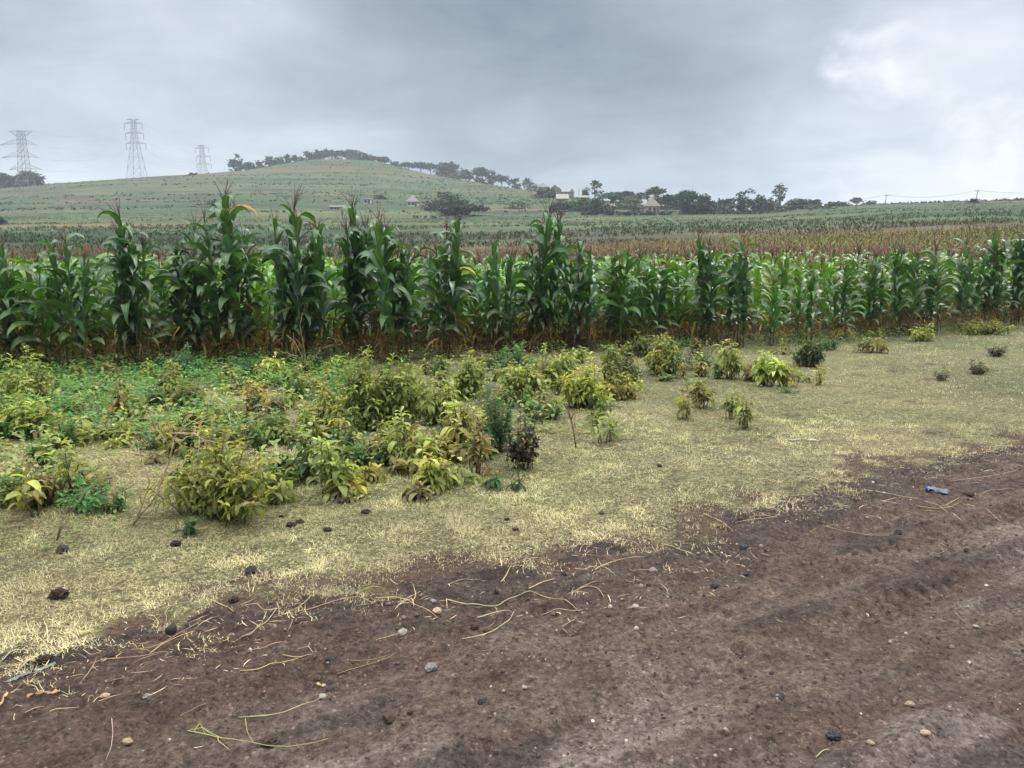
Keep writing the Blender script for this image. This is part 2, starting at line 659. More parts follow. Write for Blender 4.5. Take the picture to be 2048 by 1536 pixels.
def ground_material():
    m, N, L = new_mat('ground')
    at = N.new('ShaderNodeVertexColor')
    at.layer_name = 'tint'
    tcn = N.new('ShaderNodeTexCoord')
    fine = _noise(N, L, tcn.outputs['Object'], 22, 6, 0.7)
    c = _mix(N, L, 1.0, at.outputs['Color'], _mix(N, L, _map(N, L, fine, 0.3, 0.7, 0, 1), (0.62, 0.62, 0.6), (1.38, 1.38, 1.4)), 'MULTIPLY')
    # matted straw and blades over dark soil, only on the verge
    fl = _noise(N, L, tcn.outputs['Object'], 26, 4, 0.75, 1.5)
    fl2 = _noise(N, L, tcn.outputs['Object'], 60, 4, 0.75, 1.5)
    cst = _mix(N, L, _map(N, L, fl2, 0.42, 0.60, 0, 1), (0.095, 0.086, 0.050), (0.560, 0.520, 0.285))
    c = _mix(N, L, _mul(N, L, _map(N, L, fl, 0.45, 0.58, 0, 0.80), at.outputs['Alpha']), c, cst)
    mid = _noise(N, L, tcn.outputs['Object'], 0.35, 8, 0.72)
    c = _mix(N, L, 1.0, c, _mix(N, L, _map(N, L, mid, 0.32, 0.68, 0, 1), (0.62, 0.68, 0.66), (1.36, 1.30, 1.30)), 'MULTIPLY')
    # ridges and banks that run with the contours
    mp = N.new('ShaderNodeMapping')
    mp.inputs['Scale'].default_value = (0.030, 0.006, 0.95)
    L.new(tcn.outputs['Object'], mp.inputs[0])
    ter = _noise(N, L, mp.outputs[0], 1.0, 5, 0.62)
    c = _mix(N, L, 1.0, c, _mix(N, L, _map(N, L, ter, 0.36, 0.64, 0, 1), (0.56, 0.62, 0.66), (1.30, 1.24, 1.12)), 'MULTIPLY')
    soil = N.new('ShaderNodeMath')
    soil.operation = 'SUBTRACT'
    soil.inputs[0].default_value = 1.0
    L.new(at.outputs['Alpha'], soil.inputs[1])
    grit = _noise(N, L, tcn.outputs['Object'], 48, 5, 0.8)
    c = _mix(N, L, soil.outputs[0], c, _mix(N, L, 1.0, c, _mix(N, L, _map(N, L, grit, 0.38, 0.62, 0, 1), (0.55, 0.54, 0.53), (1.45, 1.45, 1.45)), 'MULTIPLY'))
    p = N.new('ShaderNodeBsdfPrincipled')
    L.new(c, p.inputs['Base Color'])
    p.inputs['Roughness'].default_value = 0.95
    p.inputs['Specular IOR Level'].default_value = 0.1
    bn = N.new('ShaderNodeBump')
    bn.inputs['Strength'].default_value = 1.0
    bn.inputs['Distance'].default_value = 0.05
    L.new(fine, bn.inputs['Height'])
    L.new(bn.outputs[0], p.inputs['Normal'])
    out = N.new('ShaderNodeOutputMaterial')
    L.new(p.outputs[0], out.inputs[0])
    return m


tag(gm.build('ground', ground_material()), kind='structure')

# ------------------------------------------------------------------ dirt road


def road_height(x, y):
    s, w = road_coords(x, y)
    inn = road_in(x, y)
    z = H(x, y)
    h = 0.026 * (fbm(s * 0.8, w * 6.0, 5, 51, 0.6) - 0.5) * 2              # streaks along the wheel paths
    h = h + 0.045 * (fbm(s * 2.2, w * 3.6, 5, 52, 0.6) - 0.5) * smooth(inn, -0.2, 0.4) * (1 - 0.45 * smooth(inn, 0.9, 2.0))
    h = h + 0.052 * (fbm(s * 7, w * 9, 4, 53, 0.6) - 0.5) * (0.40 + 0.65 * (1 - smooth(inn, 0.3, 1.6)))
    h = h + 0.030 * (fbm(s * 18, w * 20, 3, 57, 0.65) - 0.5)
    # shallow ruts
    for c0, wd, dp in ((1.55, 0.10, 0.026), (2.05, 0.09, 0.020), (2.45, 0.12, 0.015), (3.0, 0.12, 0.015), (3.5, 0.12, 0.015), (0.75, 0.10, 0.018), (0.5, 0.06, 0.014)):
        c = c0 + 0.10 * np.sin(s * 0.5 + c0) + 0.05 * (fbm(s * 0.6, s * 0 + c0, 2, 54) - 0.5)
        q = (w - c) / wd
        h = h - dp * np.exp(-q * q) + 0.45 * dp * np.exp(-((abs(q) - 1.6) / 0.5) ** 2)
    # tyre tread pressed into the soft soil
    for c0, wd, s0, s1 in ((0.98, 0.085, 3.2, 12.0), (1.18, 0.07, 3.6, 12.0), (1.42, 0.06, 2.0, 9.0), (2.95, 0.10, 1.2, 9.0), (3.15, 0.09, 0.6, 9.0)):
        c = c0 + 0.07 * np.sin(s * 0.35 + 1.0)
        q = (w - c) / wd
        lug = smooth(np.sin((s + np.abs(q) * 0.03) * 2 * PI / 0.115 + q * 0.9), 0.1, 0.75)
        keep = smooth(fbm(s * 1.3, w * 2, 3, 55), 0.30, 0.50)
        h = h - 0.022 * lug * keep * (np.abs(q) < 1) * smooth(s, s0, s0 + 0.8) * (1 - smooth(s, s1 - 2, s1))
    # crumbled clods
    for (u, v, r_) in ((1010, 1365, 0.22), (410, 1360, 0.16), (1330, 1175, 0.22), (1720, 1130, 0.2), (1120, 1215, 0.22), (170, 1450, 0.18), (1460, 1222, 0.18), (240, 1295, 0.2)):
        cx, cy = flat(u, v)
        g = np.exp(-((x - cx) ** 2 + (y - cy) ** 2) / (r_ * r_))
        h = h + g * (0.055 * (fbm(x * 14, y * 14, 4, 56) - 0.40))
    edge = -0.075 * (1 - smooth(inn, -0.25, 0.10)) + 0.006
    return z + h * smooth(inn, -0.3, 0.1) + edge


ds = 0.019
ss = np.arange(-3.2, 15, ds)
ww = np.concatenate([np.arange(-1.0, 2.9, ds), np.arange(2.9, 6.2, 0.05)])
SS, WW = np.meshgrid(ss, ww, indexing='ij')
RX = E0[0] + SS * ED[0] + WW * EN[0]
RY = E0[1] + SS * ED[1] + WW * EN[1]
RZ = road_height(RX, RY)
rin = road_in(RX, RY)
dkb = np.array([0.046, 0.037, 0.034])
mdb = np.array([0.092, 0.069, 0.055])
grb = np.array([0.170, 0.146, 0.132])
rc = lerp(dkb, mdb, smooth(rin + 0.5 * (fbm(SS * 0.8, WW * 2.5, 4, 61) - 0.5), 0.05, 0.75))
rc = lerp(rc, grb, smooth(fbm(SS * 0.35, WW * 1.4, 4, 62), 0.46, 0.62) * smooth(rin, 0.6, 1.8) * 0.9)
rc = lerp(rc, np.array([0.155, 0.136, 0.126]), smooth(rin + 0.7 * (fbm(SS * 0.6, WW * 1.5, 3, 64) - 0.5), 1.2, 2.3) * 0.8)
rc = lerp(rc, dkb, smooth(fbm(SS * 0.9, WW * 4.5, 4, 66), 0.58, 0.70) * 0.7)
rc = lerp(rc, np.array([0.078, 0.053, 0.043]), smooth(fbm(SS * 1.1, WW * 3, 4, 63), 0.55, 0.68) * 0.8)
rm = MB()
na, nb = SS.shape
i, j = np.meshgrid(np.arange(na - 1), np.arange(nb - 1), indexing='ij')
rm.add(np.stack([RX, RY, RZ], -1).reshape(-1, 3), np.stack([i * nb + j, i * nb + j + 1, (i + 1) * nb + j + 1, (i + 1) * nb + j], -1).reshape(-1, 4)[:, ::-1],
       c=np.concatenate([rc, np.ones(rc.shape[:2] + (1,))], -1).reshape(-1, 4))


def road_material():
    m, N, L = new_mat('dirt_road')
    at = N.new('ShaderNodeVertexColor')
    at.layer_name = 'tint'
    tcn = N.new('ShaderNodeTexCoord')
    fine = _noise(N, L, tcn.outputs['Object'], 34, 6, 0.82)
    grit = _noise(N, L, tcn.outputs['Object'], 85, 3, 0.7)
    c = _mix(N, L, 1.0, at.outputs['Color'], _mix(N, L, _map(N, L, fine, 0.38, 0.62, 0, 1), (0.42, 0.40, 0.39), (1.62, 1.60, 1.60)), 'MULTIPLY')
    c = _mix(N, L, _map(N, L, grit, 0.63, 0.70, 0, 0.6), c, (0.27, 0.225, 0.19))
    mid = _noise(N, L, tcn.outputs['Object'], 5, 6, 0.7)
    c = _mix(N, L, 1.0, c, _mix(N, L, _map(N, L, mid, 0.34, 0.66, 0, 1), (0.72, 0.68, 0.67), (1.28, 1.26, 1.25)), 'MULTIPLY')
    mp = N.new('ShaderNodeMapping')
    mp.inputs['Rotation'].default_value = (0, 0, -math.atan2(ED[1], ED[0]))
    L.new(tcn.outputs['Object'], mp.inputs[0])
    mp2 = N.new('ShaderNodeMapping')
    mp2.inputs['Scale'].default_value = (1.6, 11.0, 1.0)
    L.new(mp.outputs[0], mp2.inputs[0])
    stk = _noise(N, L, mp2.outputs[0], 1.0, 6, 0.7, 0.4)
    c = _mix(N, L, 1.0, c, _mix(N, L, _map(N, L, stk, 0.36, 0.64, 0, 1), (0.80, 0.77, 0.76), (1.18, 1.18, 1.18)), 'MULTIPLY')
    # loose crumbs and grit, each of its own shade
    vo = N.new('ShaderNodeTexVoronoi')
    vo.inputs['Scale'].default_value = 52
    L.new(tcn.outputs['Object'], vo.inputs['Vector'])
    spx = N.new('ShaderNodeSeparateColor')
    L.new(vo.outputs['Color'], spx.inputs[0])
    inside = _map(N, L, vo.outputs['Distance'], 0.30, 0.42, 1, 0)
    some = _map(N, L, spx.outputs[0], 0.50, 0.56, 0, 1)
    crumb = _mix(N, L, spx.outputs[1], (0.52, 0.50, 0.49), (1.9, 1.9, 1.9))
    c = _mix(N, L, _mul(N, L, inside, some), c, _mix(N, L, 1.0, c, crumb, 'MULTIPLY'))
    p = N.new('ShaderNodeBsdfPrincipled')
    L.new(c, p.inputs['Base Color'])
    p.inputs['Roughness'].default_value = 0.9
    p.inputs['Specular IOR Level'].default_value = 0.18
    bn = N.new('ShaderNodeBump')
    bn.inputs['Strength'].default_value = 1.0
    bn.inputs['Distance'].default_value = 0.035
    L.new(fine, bn.inputs['Height'])
    b2 = N.new('ShaderNodeBump')
    b2.inputs['Strength'].default_value = 0.5
    b2.inputs['Distance'].default_value = 0.012
    L.new(grit, b2.inputs['Height'])
    L.new(bn.outputs[0], b2.inputs['Normal'])
    L.new(b2.outputs[0], p.inputs['Normal'])
    out = N.new('ShaderNodeOutputMaterial')
    L.new(p.outputs[0], out.inputs[0])
    return m


tag(rm.build('dirt_road', road_material()), kind='structure')


def surf(x, y):
    """Height of what one stands on: road or land."""
    x, y = np.asarray(x, float), np.asarray(y, float)
    return np.where(road_in(x, y) > 0.0, road_height(x, y), H(x, y))


def surf1(x, y):
    return float(surf(np.array([x]), np.array([y]))[0])


def onroad(u, v):
    p = ground(u, v)
    return Vector((p.x, p.y, surf1(p.x, p.y)))


# ------------------------------------------------------------------ leaves


def leaf_batch(mb, org, head, a0, droop, length, width, col, nseg=5, fold=0.3, roll=None, twist=None, pw=1.3, curve=None, shape='lance', wave=0.0, flatw=False):
    org = np.asarray(org, float).reshape(-1, 3)
    n = len(org)
    if n == 0:
        return
    B = lambda q: np.broadcast_to(np.asarray(q, float), (n,))
    head, a0, droop, length, width = B(head), B(a0), B(droop), B(length), B(width)
    roll = B(0 if roll is None else roll)
    twist = B(0 if twist is None else twist)
    curve = B(0 if curve is None else curve)
    s = np.linspace(0, 1, nseg + 1)
    sm = (s[1:] + s[:-1]) / 2
    hd = head[:, None] + curve[:, None] * s
    hm = head[:, None] + curve[:, None] * sm
    am = a0[:, None] - droop[:, None] * sm ** pw
    an = a0[:, None] - droop[:, None] * s ** pw
    dl = (length / nseg)[:, None]
    st = np.stack([np.cos(hm) * np.cos(am), np.sin(hm) * np.cos(am), np.sin(am)], -1) * dl[..., None]
    C = np.concatenate([np.zeros((n, 1, 3)), np.cumsum(st, 1)], 1) + org[:, None]
    T = np.stack([np.cos(hd) * np.cos(an), np.sin(hd) * np.cos(an), np.sin(an)], -1)
    Sd = np.stack([-np.sin(hd), np.cos(hd), np.zeros_like(hd)], -1)
    Nn = np.cross(T, Sd)
    rr = roll[:, None] + twist[:, None] * s
    Sx = Sd * np.cos(rr)[..., None] + Nn * np.sin(rr)[..., None]
    Nx = np.cross(T, Sx)
    if shape == 'lance':
        prof = np.sin(PI * np.clip(s * 0.94 + 0.05, 0, 1)) ** 0.8
        prof[-1] = 0.03
    elif shape == 'maize':
        prof = np.minimum(1, 0.55 + 2.2 * s) * np.clip(1 - s ** 2.6, 0, 1) ** 0.8
        prof[-1] = 0.02
    elif shape == 'round':
        prof = np.sqrt(np.clip(1 - (2 * s - 1) ** 2, 0, 1)) * 0.97 + 0.03
    else:
        prof = np.clip(1 - s, 0.04, 1) ** 0.6
    hw = (width[:, None] * prof * 0.5)[..., None]
    if flatw:
        V = np.stack([C - Sx * hw, C + Sx * hw], 2)
        k = 2
    else:
        up_ = Nx * (hw * fold)
        Lf, Rt = C - Sx * hw + up_, C + Sx * hw + up_
        if wave:
            ph = RNG.uniform(0, 2 * PI, n)
            w_ = np.sin(s[None] * 15 + ph[:, None])[..., None] * wave
            w2 = np.sin(s[None] * 13 + 2 + ph[:, None])[..., None] * wave
            Lf, Rt = Lf + Nx * w_ * hw, Rt + Nx * w2 * hw
        V = np.stack([Lf, C, Rt], 2)
        k = 3
    m = nseg + 1
    li, si, ki = np.meshgrid(np.arange(n), np.arange(nseg), np.arange(k - 1), indexing='ij')
    b_ = li * m * k + si * k + ki
    q = np.stack([b_, b_ + 1, b_ + k + 1, b_ + k], -1).reshape(-1, 4)
    col = np.asarray(col, float)
    if col.ndim == 1:
        col = np.tile(col, (n, 1))
    cc = np.repeat(col[:, None, :], m * k, 1).reshape(n, m, k, 3)
    al = np.broadcast_to(np.array([1.0, 0, 1.0])[:k] if k == 3 else np.ones(2), (n, m, k))[..., None]
    mb.add(V.reshape(-1, 3), q, c=np.concatenate([cc, al], -1).reshape(-1, 4))


def jit(base, n, v=0.2, hue=0.1):
    base = np.asarray(base, float)
    k = RNG.uniform(1 - v, 1 + v, (n, 1))
    h = RNG.uniform(1 - hue, 1 + hue, (n, 3))
    return base[None] * k * h


# ------------------------------------------------------------------ maize
G_DARK = (0.046, 0.108, 0.044)
G_MID = (0.060, 0.150, 0.034)
G_LIT = (0.135, 0.260, 0.036)  # light falling on the canopy behind is put into this brighter leaf green
C_DRY = (0.30, 0.20, 0.075)
C_TAS = (0.082, 0.052, 0.040)
C_TAS2 = (0.22, 0.135, 0.085)


def maize_mesh(height, nleaf, wide, green, seg=8, dry=4, tassel=1.0, erect=0.0, ear=False, lenk=1.0, dryc=C_DRY):
    """Builders for stalk, foliage, dry leaves, tassel and ear of one plant whose leaves reach about height."""
    stalk, fol, dl, tas, er = MB(), MB(), MB(), MB(), MB()
    lean = RNG.uniform(-0.05, 0.05, 2)
    hs = height * 0.93
    zz = np.linspace(0, hs, 7)
    pts = np.stack([lean[0] * zz ** 1.6 / 2, lean[1] * zz ** 1.6 / 2, zz], -1)
    pc = lambda z: np.array([lean[0] * z ** 1.6 / 2, lean[1] * z ** 1.6 / 2, z])
    cs = np.array([[0.13, 0.045, 0.030, 1]] * 7 * 6, dtype=float)
    for k in range(7):
        t = min(1, zz[k] / (height * 0.4))
        cs[k * 6:(k + 1) * 6, :3] = np.array([0.12, 0.055, 0.030]) * (1 - t) + np.array([0.09, 0.14, 0.04]) * t
    stalk.tube(pts, np.linspace(0.015, 0.007, 7), 6, c=np.concatenate([cs, cs[:1], cs[-1:]]))
    phi = RNG.uniform(0, 2 * PI)
    t = np.linspace(0.20, 0.96, nleaf)
    z = t * hs
    org = np.array([pc(q) for q in z])
    hd = phi + np.arange(nleaf) * PI + RNG.uniform(-0.75, 0.75, nleaf)
    a0 = R(48) + R(27) * t + RNG.uniform(-0.18, 0.18, nleaf) + erect * R(8) * t
    dr = R(112) + R(26) * np.sin(PI * t) + RNG.uniform(-0.45, 0.55, nleaf) + R(48) * smooth(t, 0.70, 1)
    ln = lenk * (0.46 + 0.40 * np.sin(PI * np.clip(t * 0.92, 0, 1))) * RNG.uniform(0.8, 1.2, nleaf) * (height / 2.1) ** 0.6
    wd = 1.2 * wide * (0.75 + 0.4 * np.sin(PI * t)) * RNG.uniform(0.85, 1.15, nleaf)
    gc = jit(green, nleaf, 0.25, 0.10)
    # the lowest blades turn dull
    old = (1 - smooth(t, 0.16, 0.42))[:, None] * 0.6
    gc = gc * (1 - old) + np.array([0.085, 0.085, 0.032]) * old
    leaf_batch(fol, org, hd, a0, dr, ln, wd, gc, seg, 0.32, roll=RNG.uniform(-0.4, 0.4, nleaf), twist=RNG.uniform(-1.2, 1.2, nleaf),
               pw=RNG.uniform(1.2, 2.4), curve=RNG.uniform(-0.6, 0.6, nleaf), shape='maize', wave=0.18)
    # sheaths hug the stalk below each blade
    leaf_batch(fol, org - np.array([0, 0, 0.10]), hd, R(84), 0.02, 0.13, 0.034, jit((green[0] * 1.5, green[1] * 1.25, green[2] * 1.2), nleaf, 0.2, 0.08), 2, 0.7, shape='lance')
    if dry:
        tz = RNG.uniform(0.06, 0.42, dry) * height
        leaf_batch(dl, np.array([pc(q) for q in tz]), RNG.uniform(0, 2 * PI, dry), RNG.uniform(0.2, 0.9, dry), RNG.uniform(1.6, 2.5, dry), RNG.uniform(0.28, 0.6, dry),
                   RNG.uniform(0.025, 0.06, dry), jit(dryc, dry, 0.4, 0.15), 5, 0.5, twist=RNG.uniform(-2.2, 2.2, dry), pw=0.8, curve=RNG.uniform(-0.8, 0.8, dry), shape='maize', wave=0.3)
    if tassel:
        top = pc(height * 0.88)
        nb_ = int(RNG.integers(3, 8))
        tl = RNG.uniform(0.42, 0.56) * tassel
        d0 = RNG.uniform(-0.2, 0.2, 2)
        tas.tube([top, top + np.array([d0[0] * 0.3, d0[1] * 0.3, 0.5]) * tl, top + np.array([d0[0], d0[1], 1.0]) * tl], [0.005, 0.0055, 0.004], 4, c=(*C_TAS, 1))
        for k in range(nb_):
            h_ = RNG.uniform(0, 2 * PI)
            b0 = top + np.array([d0[0] * 0.2, d0[1] * 0.2, 1]) * tl * RNG.uniform(0.15, 0.45)
            sp = RNG.uniform(0.12, 0.6)
            L_ = tl * RNG.uniform(0.42, 0.7)
            d1 = np.array([math.cos(h_) * sp, math.sin(h_) * sp, 1.0])
            d2 = np.array([math.cos(h_) * sp * 1.35, math.sin(h_) * sp * 1.35, 0.8])
            cc = np.array(C_TAS) * RNG.uniform(0.7, 1.4)
            tas.tube([b0, b0 + d1 * L_ * 0.5, b0 + d1 * L_ * 0.5 + d2 * L_ * 0.5], [0.0036, 0.0048, 0.0036], 4, c=(*cc, 1))
    if ear:
        z0 = height * RNG.uniform(0.42, 0.52)
        a = phi + RNG.uniform(-0.4, 0.4)
        b0 = pc(z0) + np.array([math.cos(a), math.sin(a), 0]) * 0.02
        dd = np.array([math.cos(a) * 0.35, math.sin(a) * 0.35, 1.0])
        dd /= np.linalg.norm(dd)
        er.tube([b0, b0 + dd * 0.05, b0 + dd * 0.14, b0 + dd * 0.21, b0 + dd * 0.25], [0.012, 0.026, 0.028, 0.016, 0.004], 7, c=(0.20, 0.24, 0.08, 1))
        for k in range(7):
            e_ = dd + RNG.uniform(-0.5, 0.5, 3)
            er.tube([b0 + dd * 0.24, b0 + dd * 0.26 + e_ * 0.025, b0 + dd * 0.25 + e_ * 0.05 - np.array([0, 0, 0.02])], 0.004, 3, c=(0.17, 0.06, 0.035, 1))
    return stalk, fol, dl, tas, er


def maize_proto(name, *a, **k):
    st, fo, dl, ta, er = maize_mesh(*a, **k)
    root = empty(name, (0, 0, -50))
    st.build('stalk', M_STALK, root)
    fo.build('foliage', M_MAIZE, root)
    if dl.n:
        dl.build('dry_leaves', M_DRY, root)
    if ta.n:
        ta.build('tassel', M_TASSEL, root)
    if er.n:
        er.build('ear', M_STALK, root)
    return root


def copy_tree(o, parent=None):
    c = o.copy()
    COL.objects.link(c)
    c.parent = parent
    for ch in o.children:
        copy_tree(ch, c)
    return c


DRYD = (0.105, 0.078, 0.036)
TALL = [maize_proto('maize_plant', 2.2, 17, 0.112, G_DARK, erect=1.0 if k % 2 else 0.3, ear=(k % 3 == 0), dry=9, lenk=0.80, dryc=DRYD) for k in range(9)]
MIDS = [maize_proto('maize_plant', 1.8, 14, 0.108, (0.058, 0.145, 0.036) if k % 2 else (0.046, 0.118, 0.036), erect=0.2, ear=(k % 3 == 1), dry=8, dryc=DRYD if k % 2 else (0.2, 0.13, 0.05), lenk=0.95) for k in range(9)]
LOWS = [maize_proto('maize_plant', 1.50, 12, 0.098, G_LIT if k % 3 else (0.095, 0.20, 0.034), tassel=0.8 if k % 3 == 0 else 0, dry=11, dryc=(0.42, 0.29, 0.055) if k % 2 else (0.30, 0.26, 0.06)) for k in range(9)]  # real dry leaves, their yellow also painting the glow of light between the stalks
_used = set()
N_MAIZE = 0


def place_maize(protos, x, y, hs, label, group):
    global N_MAIZE
    p = random.choice(protos)
    if p.name not in _used:
        _used.add(p.name)
        o = p
    else:
        o = copy_tree(p)
    o.location = (x, y, gz(x, y) - 0.01)
    o.rotation_euler = (random.gauss(0, 0.055), random.gauss(0, 0.055), random.uniform(0, 2 * PI))
    o.scale = (hs * random.uniform(0.95, 1.08),) * 2 + (hs,)
    tag(o, label, 'maize plant', group)
    N_MAIZE += 1
    return o


# clumps of the front row: photo x, y of the leaf tops, y of the foot, plants, what sets the clump apart
CLUMPS = [
    (32, 500, 738, 4, 'at the left edge of the field'),
    (95, 520, 738, 2, 'between the two leftmost clumps'),
    (158, 492, 742, 3, 'in the wide clump second from the left'),
    (275, 436, 742, 5, 'in the tall dark clump third from the left'),
    (385, 462, 722, 3, 'in the slim clump left of the tallest column'),
    (480, 402, 724, 5, 'in the tallest column with a leaf crowded top'),
    (590, 418, 728, 5, 'in the broad dark clump right of the tallest column'),
    (648, 470, 728, 2, 'in the small clump with red stalk feet'),
    (722, 420, 718, 4, 'in the clump above the widest olive mound'),
    (800, 445, 724, 4, 'in the dark column above the twiggy shrub'),
    (898, 448, 720, 4, 'in the column with a yellow leaf at mid height'),
    (1000, 500, 704, 3, 'in the short clump above the bright green bush'),
    (1078, 434, 700, 4, 'in the tall lone column right of the bright green bush'),
    (1158, 490, 698, 3, 'in the clump with two spiky tassels'),
    (1232, 520, 696, 3, 'in the low pale clump beside the two spiky tassels'),
    (1312, 540, 692, 2, 'in the low clump left of the twin columns'),
    (1410, 482, 690, 3, 'in the left one of the twin columns'),
    (1474, 492, 696, 3, 'in the right one of the twin columns'),
    (1545, 575, 690, 2, 'in the lowest clump right of the twin columns'),
    (1612, 550, 684, 2, 'in the low clump above the round dark green shrub'),
    (1682, 545, 680, 2, 'in the thin clump where the verge widens'),
    (1742, 520, 674, 3, 'in the clump above the low tufts of the verge'),
    (1800, 512, 670, 3, 'in the clump with a hanging pale leaf'),
    (1860, 500, 668, 3, 'in the dark clump with an orange leaf'),
    (1922, 492, 662, 3, 'in the dark clump beside the blue green bush'),
    (1980, 478, 656, 4, 'in the tall clump behind the blue green bush'),
    (2036, 460, 650, 4, 'in the tallest clump at the right edge'),
    (-55, 490, 742, 3, 'in the clump cut by the left border'),
]
for (u, vt, vb, n, what) in CLUMPS:
    b0 = Vector(flat(u, vb)).to_3d()
    top = at_depth(u, vt, b0.y)
    hgt = (top.z - gz(b0.x, b0.y)) * 1.08
    n += 1
    for k in range(n):
        a = k * 2.4 + u
        q = 0 if k == 0 else random.uniform(0.08, 0.25)
        lab = ('tallest maize plant ' if k == 0 else 'companion maize plant ') + what
        hk = hgt * (1.0 if k == 0 else random.uniform(0.70, 0.95))
        pr, hp = (TALL, 2.2) if hgt > 1.9 else (MIDS, 1.8)
        pl_ = place_maize(pr, b0.x + q * math.cos(a), b0.y + q * math.sin(a), hk / (hp * 1.02), lab, 'maize plants in the front row')
        odd = {898: ('yellow_leaf', 0.62, -0.15, (0.42, 0.33, 0.03), 0.42), 1860: ('orange_leaf', 0.52, 0.3, (0.42, 0.20, 0.03), 0.30), 1800: ('pale_leaf', 0.45, -2.6, (0.42, 0.38, 0.24), 0.40),
               480: ('withered_leaf', 0.86, -0.3, (0.36, 0.20, 0.06), 0.60)}.get(u)
        if k == 0 and odd:
            ob = MB()
            leaf_batch(ob, [(0, 0, odd[1] * hp)], odd[2] - pl_.rotation_euler.z, 0.75, 1.9, odd[4], 0.075, odd[3], 7, 0.35, twist=0.6, pw=1.3, shape='maize', wave=0.15)
            lo_ = ob.build(odd[0], M_DRY, pl_)
            lo_['label'] = odd[0].replace('_', ' ') + ' hanging out of the dark foliage'

# rows behind the front row
cand = []
for row in range(0, 110):
    off = 0.85 + row * 0.72
    x = -46.0
    while x < 60:
        x += random.uniform(0.22, 0.44)
        y = float(np.interp(x, FIELD[:, 0], FIELD[:, 1])) + off + random.uniform(-0.16, 0.16)
        if abs(math.atan2(x, y)) > R(40) or y > 95:
            continue
        lim = 38 + 32 * float(smooth(x / y, -0.15, 0.25))
        if y > lim:
            continue
        if random.random() < 0.10 + (0.25 if y > 45 else 0):
            continue
        cand.append((x, y, row))
inview = [c for c in cand if abs(c[0] / c[1]) < 0.68]
inview.sort(key=lambda c: c[1] ** 2 + c[0] ** 2)
nind = 298 - N_MAIZE
indiv = set(inview[:nind])
for (x, y, row) in sorted(indiv):
    hgt = random.uniform(1.38, 1.72) + 0.10 * (x > 4)
    pr, hp = (LOWS, 1.5) if random.random() < (0.45 if row == 0 else 0.78) else (MIDS, 1.8)
    place_maize(pr, x, y, hgt / hp, 'maize plant in the rows close behind the dark front row', 'maize plants in the rows behind')
for p in TALL + MIDS + LOWS:
    if p.name not in _used:
        for ch in list(p.children):
            bpy.data.objects.remove(ch)
        bpy.data.objects.remove(p)

# the rest of the field as one mass
PLV = []
for k in range(10):
    st, fo, dl, ta, er = maize_mesh(1.55, 9, 0.098, (0.090, 0.190, 0.034) if k % 2 else (0.135, 0.205, 0.038), seg=5, dry=1, tassel=1.15 if k % 4 else 0)
    m_ = MB()
    m_.merge(fo)
    ta.c = [q * np.array([1.9, 1.35, 1.15, 1], dtype=np.float32) for q in ta.c]
    m_.merge(ta)
    m_.merge(dl)
    PLV.append((np.concatenate(m_.v), np.concatenate(m_.q), np.concatenate(m_.c), np.concatenate(m_.t) if m_.t else np.zeros((0, 3), int)))
PLF = []
for k in range(8):
    m_ = MB()
    nl = 6
    z0 = np.linspace(0.5, 1.35, nl)
    leaf_batch(m_, np.stack([np.zeros(nl), np.zeros(nl), z0], -1), RNG.uniform(0, 2 * PI, nl), R(65), R(120), 0.55, 0.085, jit((0.110, 0.175, 0.042), nl, 0.40, 0.15), 3, shape='maize', flatw=True)
    nt = 3
    leaf_batch(m_, np.tile([0, 0, 1.42], (nt, 1)), RNG.uniform(0, 2 * PI, nt), RNG.uniform(1.0, 1.5, nt), 0.1, RNG.uniform(0.25, 0.55, nt), 0.020, jit((0.200, 0.086, 0.056), nt, 0.35, 0.12), 1, flatw=True, shape='blade')
    PLF.append((np.concatenate(m_.v), np.concatenate(m_.q), np.concatenate(m_.c), np.zeros((0, 3), int)))
fm = MB()
fm_far = MB()
rest = [c for c in cand if c not in indiv]
rx = np.array([c[0] for c in rest])
ry = np.array([c[1] for c in rest])
rz = H(rx, ry)
pick = RNG.integers(0, 8, len(rest))
isfar = ry + 9 * (fbm(rx * 0.25, ry * 0.25, 3, 77) - 0.5) * 2 > 37
